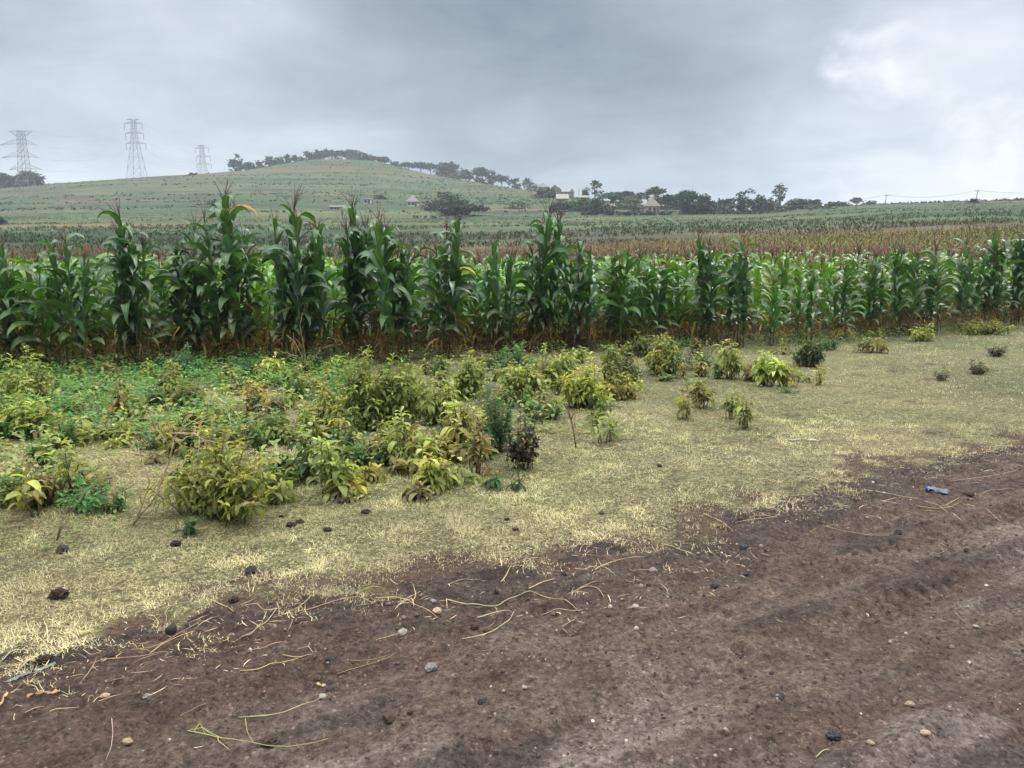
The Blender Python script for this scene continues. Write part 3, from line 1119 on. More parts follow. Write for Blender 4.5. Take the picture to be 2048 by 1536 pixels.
for farq, LIB in ((False, PLV), (True, PLF)):
    for k, (v, q, c, t) in enumerate(LIB):
        idx = np.where((isfar == farq) & (pick % len(LIB) == k % 8))[0] if k < 8 else []
        if len(idx) == 0:
            continue
        a = RNG.uniform(0, 2 * PI, len(idx))
        sc = RNG.uniform(0.86, 1.10, len(idx)) * (1 + 0.04 * (rx[idx] > 4))
        ca, sa = np.cos(a)[:, None], np.sin(a)[:, None]
        vx = (v[None, :, 0] * ca - v[None, :, 1] * sa) * sc[:, None] + rx[idx][:, None]
        vy = (v[None, :, 0] * sa + v[None, :, 1] * ca) * sc[:, None] + ry[idx][:, None]
        vz = v[None, :, 2] * sc[:, None] + rz[idx][:, None]
        n_ = len(idx)
        qq = (q[None] + (np.arange(n_) * len(v))[:, None, None]).reshape(-1, 4)
        tt = (t[None] + (np.arange(n_) * len(v))[:, None, None]).reshape(-1, 3)
        cc = np.tile(c[None], (n_, 1, 1))
        cc[..., :3] *= RNG.uniform(0.6, 1.2, (n_, 1, 1))
        # tassels are few and greener on the left of the field
        red = (cc[..., 0] > cc[..., 1] * 1.25) & (cc[..., 2] > 0.02)
        lf = (1 - smooth(rx[idx] / ry[idx], -0.28, 0.02))[:, None] * RNG.uniform(0.6, 1.0, (n_, 1)) * (ry[idx] > 20)[:, None]
        cc[..., :3] = np.where(red[..., None], cc[..., :3] * (1 - lf[..., None]) + np.array([0.095, 0.105, 0.040]) * lf[..., None], cc[..., :3])
        # drier, yellower plants farther back
        dryk = smooth(ry[idx] + RNG.uniform(-10, 10, n_), 26, 66)[:, None, None] * 0.25
        cc[..., :3] = cc[..., :3] * (1 - dryk) + np.array([0.150, 0.115, 0.045]) * dryk
        (fm_far if farq else fm).add(np.stack([vx, vy, vz], -1).reshape(-1, 3), qq, tt, cc.reshape(-1, 4))
tag(fm.build('maize_field', M_MAIZE), 'wide stand of maize with reddish tassels filling the field behind the front rows', 'maize crop', kind='stuff')
tag(fm_far.build('ripening_maize', M_CROWN), 'far part of the maize field, ripening to dull green with reddish brown tassels', 'maize crop', kind='stuff')

# leaf litter and stubble under the first rows
lm = MB()
n = 2600
lx = RNG.uniform(-14, 18, n)
ly = np.interp(lx, FIELD[:, 0], FIELD[:, 1]) + RNG.uniform(-0.2, 3.6, n)
leaf_batch(lm, np.stack([lx, ly, H(lx, ly) + RNG.uniform(0, 0.18, n)], -1), RNG.uniform(0, 2 * PI, n), RNG.uniform(-0.2, 1.4, n), RNG.uniform(0, 1.6, n), RNG.uniform(0.12, 0.42, n), RNG.uniform(0.012, 0.035, n),
           jit((0.24, 0.155, 0.050), n, 0.7, 0.2), 2, 0.4, twist=RNG.uniform(-1, 1, n))
tag(lm.build('leaf_litter', M_DRY), 'dry orange brown maize leaves fallen between the stalks', 'leaf litter', kind='stuff')

# ------------------------------------------------------------------ far field crops
cm = MB()
n = 26000
uu = RNG.uniform(-0.78, 0.78, n)
dd = np.exp(RNG.uniform(math.log(44), math.log(270), n))
cx, cy = uu * dd, dd
keep = fbm(cx * 0.03, cy * 0.12, 3, 71) > 0.42
cx, cy = cx[keep], cy[keep]
n = len(cx)
cz = H(cx, cy)
mixb = np.clip((1 - smooth(cy, 70, 150)) * smooth(cx / cy, -0.25, 0.15) * 0.9 + RNG.uniform(-0.25, 0.25, n), 0, 1)
base_c = lerp(np.tile([0.044, 0.078, 0.040], (n, 1)), np.tile([0.105, 0.072, 0.048], (n, 1)), mixb)
for k in range(4):
    hh = RNG.uniform(0.25, 0.75, n) * (1 - 0.6 * smooth(cy, 120, 220))
    leaf_batch(cm, np.stack([cx + RNG.uniform(-0.4, 0.4, n), cy + RNG.uniform(-0.4, 0.4, n), cz], -1), RNG.uniform(0, 2 * PI, n), RNG.uniform(0.9, 1.5, n), RNG.uniform(0, 1.6, n), hh, RNG.uniform(0.10, 0.26, n),
               base_c * RNG.uniform(0.75, 1.25, (n, 1)), 2, shape='lance', flatw=True)
tag(cm.build('crop_field', M_CROWN), 'hazy field of low crops stretching to the foot of the hill', 'crops', kind='stuff')
# rough scrub and crop clumps on the hillside
hs_ = MB()
n = 22000
uu = RNG.uniform(-0.80, 0.80, n)
dd = RNG.uniform(235, 620, n)
cx, cy = uu * dd, dd
hcz = H(cx, cy)
keep = fbm(cx * 0.006, hcz * 0.55, 4, 74, 0.6) > 0.55
cx, cy, hcz = cx[keep], cy[keep], hcz[keep]
n = len(cx)
sel = fbm(cx * 0.02, cy * 0.02, 3, 75)
bc = lerp(np.tile([0.025, 0.042, 0.027], (n, 1)), np.tile([0.042, 0.060, 0.032], (n, 1)), smooth(sel, 0.42, 0.60))
for k in range(3):
    leaf_batch(hs_, np.stack([cx + RNG.uniform(-0.8, 0.8, n), cy + RNG.uniform(-0.8, 0.8, n), hcz - 0.1], -1), RNG.uniform(0, 2 * PI, n), RNG.uniform(0.5, 1.5, n), RNG.uniform(0, 1.4, n), RNG.uniform(0.3, 0.9, n),
               RNG.uniform(0.4, 1.0, n), bc * RNG.uniform(0.65, 1.35, (n, 1)), 2, shape='lance', flatw=True)
tag(hs_.build('hillside_scrub', M_CROWN), 'rough low scrub and crops in bands across the hillside', 'scrub', kind='stuff')
#@@PART2@@
# ------------------------------------------------------------------ short grazed grass on the verge


def verge_points(n, rmin, rmax, p=1.25, az=40):
    """Random points thinning out with distance from the camera."""
    k = RNG.uniform(0, 1, n)
    e = 2 - p
    r = (rmin ** e + k * (rmax ** e - rmin ** e)) ** (1 / e)
    a = RNG.uniform(R(-az), R(az), n)
    return np.sin(a) * r, np.cos(a) * r, r


STRAWC = np.array([0.56, 0.485, 0.310])
YELG = np.array([0.54, 0.515, 0.290])
GRN = np.array([0.430, 0.450, 0.225])
gb = MB()
for (cnt, r0, r1) in ((640000, 2.6, 9.0), (260000, 9.0, 26.0)):
    x, y, r = verge_points(cnt, r0, r1)
    inn = road_in(x, y)
    fin = field_in(x, y)
    cover = 1 - smooth(inn + 0.85 * (fbm(x * 2.6, y * 2.6, 5, 33, 0.6) - 0.5), -0.22, 0.36)
    cover = cover * (0.10 + 0.90 * smooth(fbm(x * 6.5, y * 6.5, 4, 81, 0.7), 0.42, 0.57))
    cover = cover * (1 - smooth(fin, -0.2, 0.8))
    k = RNG.uniform(0, 1, cnt) < cover
    x, y, r, inn = x[k], y[k], r[k], inn[k]
    n = len(x)
    z = surf(x, y)
    g = fbm(x * 0.7, y * 0.7, 4, 31) + 0.10 * smooth(-inn, 1, 5) - 0.04
    gg = np.clip(smooth(g, 0.40, 0.64) + RNG.uniform(-0.25, 0.25, n), 0, 1) * smooth(-inn, 0.2, 1.6)
    st_ = np.clip((1 - smooth(-inn + 1.2 * (fbm(x * 1.5, y * 1.5, 3, 82) - 0.5), 0.3, 2.0)) * 0.85 + RNG.uniform(-0.2, 0.3, n), 0, 1)
    c = lerp(lerp(np.tile(YELG, (n, 1)), GRN, gg), STRAWC, st_)
    c = c * RNG.uniform(0.60, 1.15, (n, 1)) * (0.78 + 0.4 * smooth(fbm(x * 1.7, y * 1.7, 4, 87), 0.35, 0.6))[:, None] * RNG.uniform(0.93, 1.07, (n, 3))
    far = np.maximum(1, r / 7.0)
    ln = RNG.uniform(0.012, 0.055, n) * far ** 0.25 * (0.55 + 0.7 * smooth(fbm(x * 5, y * 5, 3, 86), 0.45, 0.75))
    leaf_batch(gb, np.stack([x, y, z - 0.004], -1), RNG.uniform(0, 2 * PI, n), RNG.uniform(0.0, 1.25, n), RNG.uniform(0.1, 1.7, n), ln, RNG.uniform(0.0016, 0.0038, n) * far, c, 2,
               curve=RNG.uniform(-1.9, 1.9, n), shape='blade', flatw=True)
tag(gb.build('grass', M_GRASS), 'short grazed grass of the verge, straw yellow towards the road', 'grass', kind='stuff')

# fine straw strewn along the road edge
sm_ = MB()
cnt = 1700
s_ = RNG.uniform(-2.5, 11, cnt)
off = RNG.normal(0.12, 0.30, cnt) + RNG.exponential(0.22, cnt)
w_ = np.interp(s_, _es, _ew) + off
keep = (fbm(s_ * 1.6, w_ * 2.2, 3, 84) + 0.20 * np.exp(-np.abs(off - 0.1) * 3)) > 0.56
s_, w_ = s_[keep], w_[keep]
x, y = E0[0] + s_ * ED[0] + w_ * EN[0], E0[1] + s_ * ED[1] + w_ * EN[1]
n = len(x)
leaf_batch(sm_, np.stack([x, y, surf(x, y) + 0.006], -1), RNG.uniform(0, 2 * PI, n), RNG.uniform(0.0, 0.16, n), RNG.uniform(0.05, 0.3, n), 0.025 + RNG.exponential(0.035, n), RNG.uniform(0.0015, 0.0038, n),
           jit((0.42, 0.32, 0.20), n, 0.55, 0.1), 3, curve=RNG.uniform(-1.0, 1.0, n), shape='round', flatw=True)
tag(sm_.build('straw_litter', M_STRAW), 'fine broken straw strewn along the edge of the dirt road', 'straw', kind='stuff')

# ------------------------------------------------------------------ low green weeds between verge and maize
wb = MB()


def weeds(x, y, hgt, size, col, n_per):
    n0 = len(x)
    x = np.repeat(x, n_per) + RNG.normal(0, 0.07, n0 * n_per)
    y = np.repeat(y, n_per) + RNG.normal(0, 0.07, n0 * n_per)
    h = np.repeat(hgt, n_per) * RNG.uniform(0.15, 1.0, n0 * n_per)
    n = len(x)
    leaf_batch(wb, np.stack([x, y, H(x, y) + h], -1), RNG.uniform(0, 2 * PI, n), RNG.uniform(-0.1, 0.8, n), RNG.uniform(0.2, 0.9, n), np.repeat(size, n_per) * RNG.uniform(0.6, 1.2, n),
               np.repeat(size, n_per) * RNG.uniform(0.4, 0.7, n), np.repeat(col, n_per, 0) * RNG.uniform(0.65, 1.35, (n, 1)), 3, 0.25, shape='lance')


# the lush strip on the left
pts = []
while len(pts) < 1500:
    u, v = random.uniform(-60, 720), random.uniform(722, 880)
    x, y = flat(u, v)
    if fbm(np.array([x * 0.9]), np.array([y * 0.9]), 3, 91)[0] + 0.25 * (1 - (v - 722) / 120) > 0.52 and y < 13:
        pts.append((x, y))
P = np.array(pts)
g = fbm(P[:, 0] * 1.3, P[:, 1] * 1.3, 3, 92)
weeds(P[:, 0], P[:, 1], RNG.uniform(0.06, 0.26, len(P)), np.full(len(P), 0.058), lerp(np.tile([0.055, 0.165, 0.045], (len(P), 1)), np.array([0.10, 0.20, 0.055]), smooth(g, 0.4, 0.6)), 9)
# along the foot of the maize and thinly over the verge
x = RNG.uniform(-13, 17, 2600)
y = np.interp(x, FIELD[:, 0], FIELD[:, 1]) - 0.15 + RNG.normal(0, 0.42, 2600)
k = fbm(x * 0.8, y * 0.8, 3, 93) > 0.44
x, y = x[k], y[k]
weeds(x, y, RNG.uniform(0.06, 0.26, len(x)), np.full(len(x), 0.055), lerp(np.tile([0.055, 0.115, 0.045], (len(x), 1)), np.array([0.135, 0.165, 0.050]), RNG.uniform(0, 1, len(x))), 7)
x, y, r = verge_points(5200, 4.0, 19, 1.0)
k = (road_in(x, y) < -0.9) & (field_in(x, y) < -0.2) & (fbm(x * 1.1, y * 1.1, 4, 94) > 0.53)
x, y = x[k], y[k]
weeds(x, y, np.full(len(x), 0.05), np.full(len(x), 0.034), lerp(np.tile([0.085, 0.150, 0.050], (len(x), 1)), np.array([0.16, 0.185, 0.060]), RNG.uniform(0, 1, len(x))), 5)
nn = 2600
uu, vv = RNG.uniform(-40, 1420, nn), RNG.uniform(712, 1010, nn)
dn = np.exp(-((uu - 760) / 420) ** 2) * np.exp(-((vv - 800) / 110) ** 2) + 0.35 * (vv < 760) + 0.55 * (uu < 620) * (vv > 800) * (vv < 1000)
pp = np.array([flat(u, v) for u, v in zip(uu, vv)])
kk = (fbm(pp[:, 0] * 1.4, pp[:, 1] * 1.4, 4, 95) > 0.60 - 0.14 * dn) & (RNG.uniform(0, 1, nn) < dn + 0.15) & (field_in(pp[:, 0], pp[:, 1]) < 0.1) & (road_in(pp[:, 0], pp[:, 1]) < -1.6)
pp = pp[kk]
nn = len(pp)
weeds(pp[:, 0], pp[:, 1], RNG.uniform(0.05, 0.28, nn), RNG.uniform(0.045, 0.09, nn), lerp(np.tile([0.085, 0.150, 0.055], (nn, 1)), np.array([0.25, 0.25, 0.085]), RNG.uniform(0, 1, nn)), 8)
tag(wb.build('weed_cover', M_SHRUB), 'low green weeds creeping over the verge and along the foot of the maize', 'weeds', kind='stuff')

# ------------------------------------------------------------------ shrubs and herbs
OLIVE = (0.360, 0.420, 0.105)
OLIVED = (0.205, 0.255, 0.075)
YELL = (0.420, 0.405, 0.080)
DGREEN = (0.045, 0.120, 0.045)
BGREEN = (0.100, 0.240, 0.075)
GGREEN = (0.170, 0.225, 0.150)
DULL = (0.235, 0.200, 0.080)


def grow(st, fo, w, h, kind, col, col2, stemcol, dens):
    """Adds the stems and leaves of one plant standing at the origin to two builders."""
    rr = w * 0.5
    if kind == 'lance':
        ns = max(5, int(58 * dens * w * 1.3 * (0.6 + h)))
        L0 = 0.092
    elif kind == 'sparse':
        ns = max(3, int(13 * dens * (w + h)))
        L0 = 0.11
    else:
        ns = max(8, int(66 * dens * w * (0.5 + h)))
        L0 = 0.052
    L0 *= random.uniform(0.85, 1.15)
    lob = [(random.uniform(-0.62, 0.62) * rr, random.uniform(-0.6, 0.6) * rr, random.uniform(0.55, 1.0)) for _ in range(3 + int(w * 5))]
    lob[0] = (random.uniform(-0.25, 0.25) * rr, 0, 1.0)
    for k in range(ns):
        lx, ly, lh = lob[k % len(lob)]
        a = random.uniform(0, 2 * PI)
        q = math.sqrt(random.random())
        tx, ty = lx + math.cos(a) * q * rr * 0.48, ly + math.sin(a) * q * rr * 0.42
        tz = h * lh * (1 - 0.45 * q ** 2) * random.choice((random.uniform(0.45, 0.95), random.uniform(0.6, 1.15)))
        bx, by = tx * random.uniform(0.3, 0.7), ty * random.uniform(0.3, 0.7)
        t = np.linspace(0, 1, 6)
        px_ = bx + (tx - bx) * t ** 1.4 + np.sin(t * 5 + k) * 0.012
        py_ = by + (ty - by) * t ** 1.4 + np.cos(t * 4 + k) * 0.012
        pz_ = tz * t ** 0.85
        st.tube(np.stack([px_, py_, pz_], -1), np.linspace(0.0055 if kind != 'herb' else 0.0035, 0.002, 6), 4, c=(*[c * random.uniform(0.7, 1.3) for c in stemcol], 1))
        lf0 = 0.25 if kind == 'lance' else (0.42 if kind == 'sparse' else 0.15)
        nl = min(36, max(6, int(((tz + abs(tx)) * (1 - lf0)) / (0.019 if kind != 'herb' else 0.014))))
        tt = 1 - (1 - lf0) * np.sort(RNG.uniform(0, 1, nl)) ** 1.25
        org = np.stack([np.interp(tt, t, px_), np.interp(tt, t, py_), np.interp(tt, t, pz_)], -1)
        hd = np.arange(nl) * 2.4 + random.uniform(0, 6) + RNG.uniform(-0.5, 0.5, nl)
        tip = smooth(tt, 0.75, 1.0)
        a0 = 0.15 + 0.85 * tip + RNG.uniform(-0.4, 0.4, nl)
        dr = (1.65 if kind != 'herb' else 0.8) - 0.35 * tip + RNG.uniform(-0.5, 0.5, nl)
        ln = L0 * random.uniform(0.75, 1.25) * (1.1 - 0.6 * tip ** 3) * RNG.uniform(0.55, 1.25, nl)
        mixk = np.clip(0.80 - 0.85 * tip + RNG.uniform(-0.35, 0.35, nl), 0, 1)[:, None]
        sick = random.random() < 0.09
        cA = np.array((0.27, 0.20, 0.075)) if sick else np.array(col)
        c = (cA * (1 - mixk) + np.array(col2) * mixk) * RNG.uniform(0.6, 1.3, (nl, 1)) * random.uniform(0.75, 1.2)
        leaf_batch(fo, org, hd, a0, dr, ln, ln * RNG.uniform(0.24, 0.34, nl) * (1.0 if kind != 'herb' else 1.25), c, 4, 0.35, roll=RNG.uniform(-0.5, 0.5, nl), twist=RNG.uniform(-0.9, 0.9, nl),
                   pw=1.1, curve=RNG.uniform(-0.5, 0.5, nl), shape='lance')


def shrub(name, u, vb, wpx, hpx, kind, label, col=OLIVE, col2=None, cat='shrub', stemcol=(0.14, 0.11, 0.06), dens=1.0):
    p = ground(u, vb)
    sc = p.y * 1.01 / FPX
    root = empty(name, p)
    st, fo = MB(), MB()
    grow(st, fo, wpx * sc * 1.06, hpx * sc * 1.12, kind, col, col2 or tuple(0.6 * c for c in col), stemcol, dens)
    st.build('stems', M_TWIG, root)
    fo.build('foliage', M_SHRUB, root)
    tag(root, label, cat, 'shrubs and herbs on the verge')
    return root


# the tangle of young growth that fills the gaps
ug, ugs = MB(), MB()
BELT = [(330, 905, 230, 45, 26), (300, 860, 240, 40, 20), (60, 800, 100, 60, 16), (330, 770, 230, 40, 34), (560, 790, 130, 50, 20), (740, 800, 150, 70, 38), (830, 915, 120, 50, 28), (1090, 775, 190, 60, 46), (1340, 735, 150, 36, 26), (700, 740, 300, 24, 22),
        (460, 950, 130, 45, 12), (520, 850, 110, 45, 12), (170, 990, 110, 36, 12), (960, 860, 60, 80, 10), (700, 950, 90, 40, 8), (1480, 745, 120, 24, 6), (40, 1010, 60, 40, 6), (1700, 690, 200, 14, 6)]
for (cu, cv, su, sv_, cnt) in BELT:
    for _ in range(cnt):
        u, v = random.gauss(cu, su * 0.6), random.gauss(cv, sv_ * 0.6)
        if v < 705:
            continue
        p = ground(u, v)
        if road_in(np.array([p.x]), np.array([p.y]))[0] > -0.7:
            continue
        a_, b2_ = MB(), MB()
        kd = random.choice(['lance', 'lance', 'sparse', 'herb', 'herb'])
        cc_ = random.choice([OLIVE, OLIVED, (0.25, 0.26, 0.085), (0.33, 0.31, 0.08), DULL]) if kd != 'herb' else random.choice([BGREEN, DGREEN, (0.13, 0.22, 0.07), (0.17, 0.24, 0.09)])
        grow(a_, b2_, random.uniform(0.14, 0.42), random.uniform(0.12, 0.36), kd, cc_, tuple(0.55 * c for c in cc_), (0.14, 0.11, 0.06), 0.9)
        an = random.uniform(0, 2 * PI)
        for src, dst in ((a_, ugs), (b2_, ug)):
            dst.merge(src, lambda v_: v_ + np.array(p))
ug.merge(ugs)
tag(ug.build('undergrowth', M_SHRUB), 'tangled young growth filling the gaps between the shrubs of the verge', 'undergrowth', kind='stuff')

shrub('shrub', 62, 812, 150, 108, 'lance', 'yellow green shrub at the left border, upper one beside the green weeds', OLIVE, OLIVED)
shrub('shrub', 25, 868, 170, 105, 'lance', 'olive shrub at the left border above the black rock, lower of two', OLIVE, OLIVED)
shrub('shrub', 436, 1026, 255, 170, 'lance', 'large yellow olive shrub with long drooping leaves, nearest the dirt road', YELL, OLIVED, dens=1.25)
shrub('herb', 172, 1026, 130, 80, 'herb', 'low dark green bushy herb left of the forked dead branch', DGREEN, BGREEN, cat='herb')
shrub('herb', 240, 1020, 70, 60, 'herb', 'small dark feathery herb just left of the forked dead branch', (0.05, 0.115, 0.04), DGREEN, cat='herb')
shrub('shrub', 160, 962, 70, 60, 'sparse', 'small drooping olive shrub behind the dark green bushy herb', DULL, OLIVED)
shrub('sapling', 66, 1034, 66, 122, 'sparse', 'lone slender sapling with an olive leaf tuft near the white scrap', OLIVE, DULL, cat='sapling', dens=0.45)
shrub('shrub', 612, 962, 80, 105, 'sparse', 'dark leaved shrub with bare lower stems right of the big yellow shrub', OLIVED, (0.05, 0.085, 0.04), dens=1.4)
shrub('shrub', 664, 986, 95, 145, 'sparse', 'upright olive shrub standing behind the brown clod', OLIVE, OLIVED, dens=1.5)
shrub('shrub', 735, 852, 250, 150, 'lance', 'widest olive shrub mound in the middle of the verge', OLIVE, OLIVED, dens=1.1)
shrub('shrub', 655, 858, 100, 85, 'lance', 'yellowish shrub joining the left flank of the widest mound', (0.33, 0.31, 0.08), OLIVED)
shrub('shrub', 820, 936, 140, 108, 'lance', 'grey olive shrub with broad leaves just below the widest mound', (0.25, 0.265, 0.09), OLIVED)
shrub('shrub', 868, 982, 105, 96, 'lance', 'bright yellow green leafy shrub at the lower end of the mound group', YELL, OLIVED)
shrub('shrub', 920, 902, 90, 146, 'sparse', 'open shrub with bare reddish stems left of the dark herb', OLIVE, DULL, stemcol=(0.13, 0.06, 0.045), dens=1.2)
shrub('shrub', 955, 950, 56, 122, 'sparse', 'withering brownish shrub close left of the dark herb', DULL, (0.18, 0.12, 0.05), dens=1.2)
shrub('herb', 1000, 905, 100, 150, 'herb', 'tall dark bluish green herb in the middle of the verge', (0.045, 0.105, 0.045), DGREEN, cat='herb', dens=1.1)
shrub('herb', 1045, 940, 90, 120, 'herb', 'dark herb with dead black brown lower leaves, right of the tall herb', (0.042, 0.075, 0.036), (0.035, 0.026, 0.020), cat='herb', dens=1.2)
shrub('shrub', 1015, 775, 95, 95, 'herb', 'bright green dense bush at the foot of the short maize clump', BGREEN, DGREEN, dens=1.2)
shrub('shrub', 940, 795, 90, 92, 'lance', 'olive shrub just left of the bright green bush', OLIVE, OLIVED)
shrub('shrub', 1050, 806, 110, 95, 'lance', 'dull olive shrub in front of the bright green bush', (0.25, 0.26, 0.085), OLIVED)
shrub('shrub', 1108, 775, 100, 80, 'lance', 'yellow green shrub right of the bright green bush', OLIVE, OLIVED)
shrub('shrub', 1165, 812, 110, 110, 'lance', 'yellowest shrub of the row right of the bright green bush', YELL, OLIVED)
shrub('shrub', 1088, 835, 80, 60, 'lance', 'low greyish shrub in front of the yellow green row', (0.24, 0.26, 0.12), OLIVED)
shrub('shrub', 1258, 768, 80, 66, 'lance', 'dark olive shrub between the yellow row and the tall pale shrub', OLIVED, (0.06, 0.08, 0.03))
shrub('shrub', 1335, 750, 90, 84, 'lance', 'pale olive shrub left of the grey green bush', (0.27, 0.28, 0.09), OLIVED)
shrub('shrub', 1395, 738, 85, 48, 'herb', 'low grey green rounded bush beside the pale olive shrub', GGREEN, (0.06, 0.09, 0.06))
shrub('shrub', 1400, 815, 56, 80, 'sparse', 'drooping dark olive shrub on a thin stem in the open grass', OLIVED, DULL, dens=1.9)
shrub('sapling', 1372, 838, 40, 70, 'sparse', 'thin stemmed sapling left of the drooping dark shrub', DULL, OLIVED, cat='sapling', dens=0.8)
shrub('shrub', 1462, 758, 60, 72, 'sparse', 'olive shrub of two leaning over the grass, left one', (0.28, 0.28, 0.08), OLIVED, dens=2)
shrub('shrub', 1528, 772, 66, 78, 'sparse', 'olive shrub of two leaning over the grass, right one', OLIVE, OLIVED, dens=2)
shrub('shrub', 1572, 772, 50, 50, 'sparse', 'small yellowish shrub below the round dark green shrub', OLIVE, DULL, dens=1.6)
shrub('shrub', 1613, 734, 78, 66, 'lance', 'round dark green shrub in front of the low maize clump', (0.085, 0.115, 0.036), (0.045, 0.075, 0.028))
shrub('shrub', 1750, 706, 80, 40, 'sparse', 'low olive shrub on the grass below the thin maize clump', OLIVED, DULL, dens=1.7)
shrub('shrub', 1212, 884, 78, 74, 'sparse', 'sparse little shrub alone in the grass right of the dark herbs', (0.16, 0.165, 0.05), OLIVED, dens=0.8)
shrub('seedling', 1462, 838, 34, 58, 'sparse', 'upright green seedling right of the drooping dark shrub', (0.26, 0.32, 0.10), OLIVED, cat='seedling', dens=1.3)
shrub('seedling', 1494, 858, 30, 72, 'sparse', 'tall dull seedling farther right of the drooping dark shrub', DULL, OLIVED, cat='seedling', dens=1.3)
shrub('seedling', 1640, 770, 26, 44, 'sparse', 'little yellow seedling right of the small yellowish shrub', OLIVE, DULL, cat='seedling')
shrub('shrub', 505, 832, 98, 72, 'sparse', 'ochre yellow drooping bush behind the dead branches', (0.40, 0.30, 0.06), DULL, dens=2)
shrub('shrub', 380, 818, 70, 66, 'sparse', 'olive green shrub left of the ochre bush', OLIVED, DULL, dens=1.9)
shrub('shrub', 285, 842, 40, 44, 'sparse', 'small drooping olive shrub at the end of the green weeds', DULL, OLIVED, dens=1.6)
shrub('herb', 240, 842, 50, 92, 'sparse', 'dark stemmed herb standing in the green weeds', (0.09, 0.11, 0.045), DULL, cat='herb', dens=1.6)
shrub('shrub', 562, 1006, 40, 56, 'sparse', 'small shrub with a few big hanging leaves right of the big yellow shrub', (0.32, 0.33, 0.10), OLIVED, dens=1.2)
shrub('shrub', 700, 990, 52, 46, 'sparse', 'small golden yellow leaf tuft beside the brown clod', (0.46, 0.34, 0.05), YELL, dens=2)
shrub('herb', 378, 1070, 50, 44, 'herb', 'tiny dark green herb below the big yellow shrub', DGREEN, (0.05, 0.12, 0.04), cat='herb', dens=1.6)
shrub('shrub', 366, 752, 130, 56, 'herb', 'blue green bush at the foot of the maize among the weeds', (0.12, 0.27, 0.14), (0.06, 0.15, 0.08))
shrub('shrub', 545, 762, 60, 62, 'sparse', 'yellow leaved shrub in front of the tallest maize column', (0.36, 0.33, 0.09), OLIVED, dens=1.3)
shrub('shrub', 480, 752, 80, 40, 'herb', 'pale green weedy bush below the tallest maize column', (0.10, 0.16, 0.08), (0.06, 0.11, 0.05))
shrub('shrub', 640, 742, 70, 46, 'herb', 'dark blue green bush at the red stalk feet', (0.045, 0.11, 0.06), DGREEN)
shrub('shrub', 600, 800, 70, 60, 'herb', 'dull green low bush left of the widest mound', (0.09, 0.12, 0.045), DGREEN)
shrub('shrub', 880, 850, 90, 100, 'lance', 'dull olive shrub joining the right flank of the widest mound', (0.25, 0.26, 0.085), OLIVED)
shrub('seedling', 990, 974, 30, 46, 'sparse', 'small green seedling in front of the dark herb, left of a pair', (0.12, 0.16, 0.06), DGREEN, cat='seedling')
shrub('seedling', 1036, 978, 36, 54, 'sparse', 'small green seedling in front of the dark herb, right of a pair', (0.12, 0.16, 0.06), DGREEN, cat='seedling')
shrub('seedling', 926, 968, 34, 56, 'sparse', 'pale green seedling beside the bright yellow green shrub', (0.19, 0.22, 0.08), OLIVED, cat='seedling')
shrub('herb', 100, 950, 46, 26, 'herb', 'flat pale rosette herb above the white scrap', (0.17, 0.21, 0.13), (0.10, 0.14, 0.07), cat='herb')
shrub('herb', 1994, 712, 60, 22, 'herb', 'low dark herb patch nearest the maize on the right grass', (0.07, 0.09, 0.03), (0.05, 0.06, 0.025), cat='herb')
shrub('herb', 1952, 746, 78, 26, 'herb', 'widest dark herb patch on the right grass', (0.07, 0.09, 0.03), (0.055, 0.055, 0.025), cat='herb')
shrub('herb', 1884, 760, 44, 24, 'herb', 'small dark herb patch left of the widest patch', (0.07, 0.09, 0.03), (0.05, 0.06, 0.025), cat='herb')
shrub('shrub', 2008, 644, 46, 44, 'herb', 'blue green round bush beside the dark maize at the right', (0.11, 0.25, 0.13), (0.06, 0.14, 0.08))
shrub('shrub', 1850, 682, 80, 36, 'sparse', 'yellow green trailing shrub at the maize foot, right part of the verge', (0.32, 0.33, 0.09), OLIVED, dens=2)
shrub('shrub', 1965, 668, 110, 34, 'sparse', 'ochre olive trailing shrub at the maize foot near the right border', (0.34, 0.27, 0.07), OLIVED, dens=2)
shrub('shrub', 1290, 714, 70, 44, 'lance', 'olive shrub at the foot of the low pale maize clump', OLIVED, (0.06, 0.08, 0.03))
shrub('shrub', 1660, 700, 50, 30, 'herb', 'green low bush at the maize foot where the verge widens', (0.08, 0.13, 0.05), DGREEN)
shrub('shrub', 1215, 762, 70, 72, 'lance', 'green olive shrub behind the yellowest shrub', (0.21, 0.25, 0.075), OLIVED)


def twigs(name, label, trunks, col, cat, r0=0.005):
    """A dead branching stem; trunks are paths of photo points lifted to their heights over the foot."""
    u0, v0 = trunks[0][0]
    p = ground(u0, v0)
    m = MB()
    sc = p.y / FPX
    for k, path in enumerate(trunks):
        P = np.array([((u - u0) * sc, random.uniform(-0.02, 0.02) + 0.12 * math.sin(k * 1.7) * min(1, (v0 - v) * sc * 2), max(0.0, (v0 - v) * sc)) for u, v in path])
        if k == 0:
            P[0, 2] = -0.02
        m.tube(P, np.linspace(r0, r0 * 0.4, len(P)), 5, c=(*col, 1))
        for q in range(int(3 + 2 * len(P))):
            i = random.randrange(1, len(P))
            a = P[i - 1] + (P[i] - P[i - 1]) * random.random()
            d = (P[i] - P[i - 1])
            d = d / (np.linalg.norm(d) + 1e-6) + RNG.uniform(-0.9, 0.9, 3)
            l_ = random.uniform(0.05, 0.15)
            m.tube([a, a + d * l_ * 0.5, a + d * l_ + RNG.uniform(-0.02, 0.02, 3)], [r0 * 0.4, r0 * 0.3, r0 * 0.18], 4, c=(*col, 1))
    o = m.build(name, M_TWIG, loc=p)
    tag(o, label, cat)
    return o


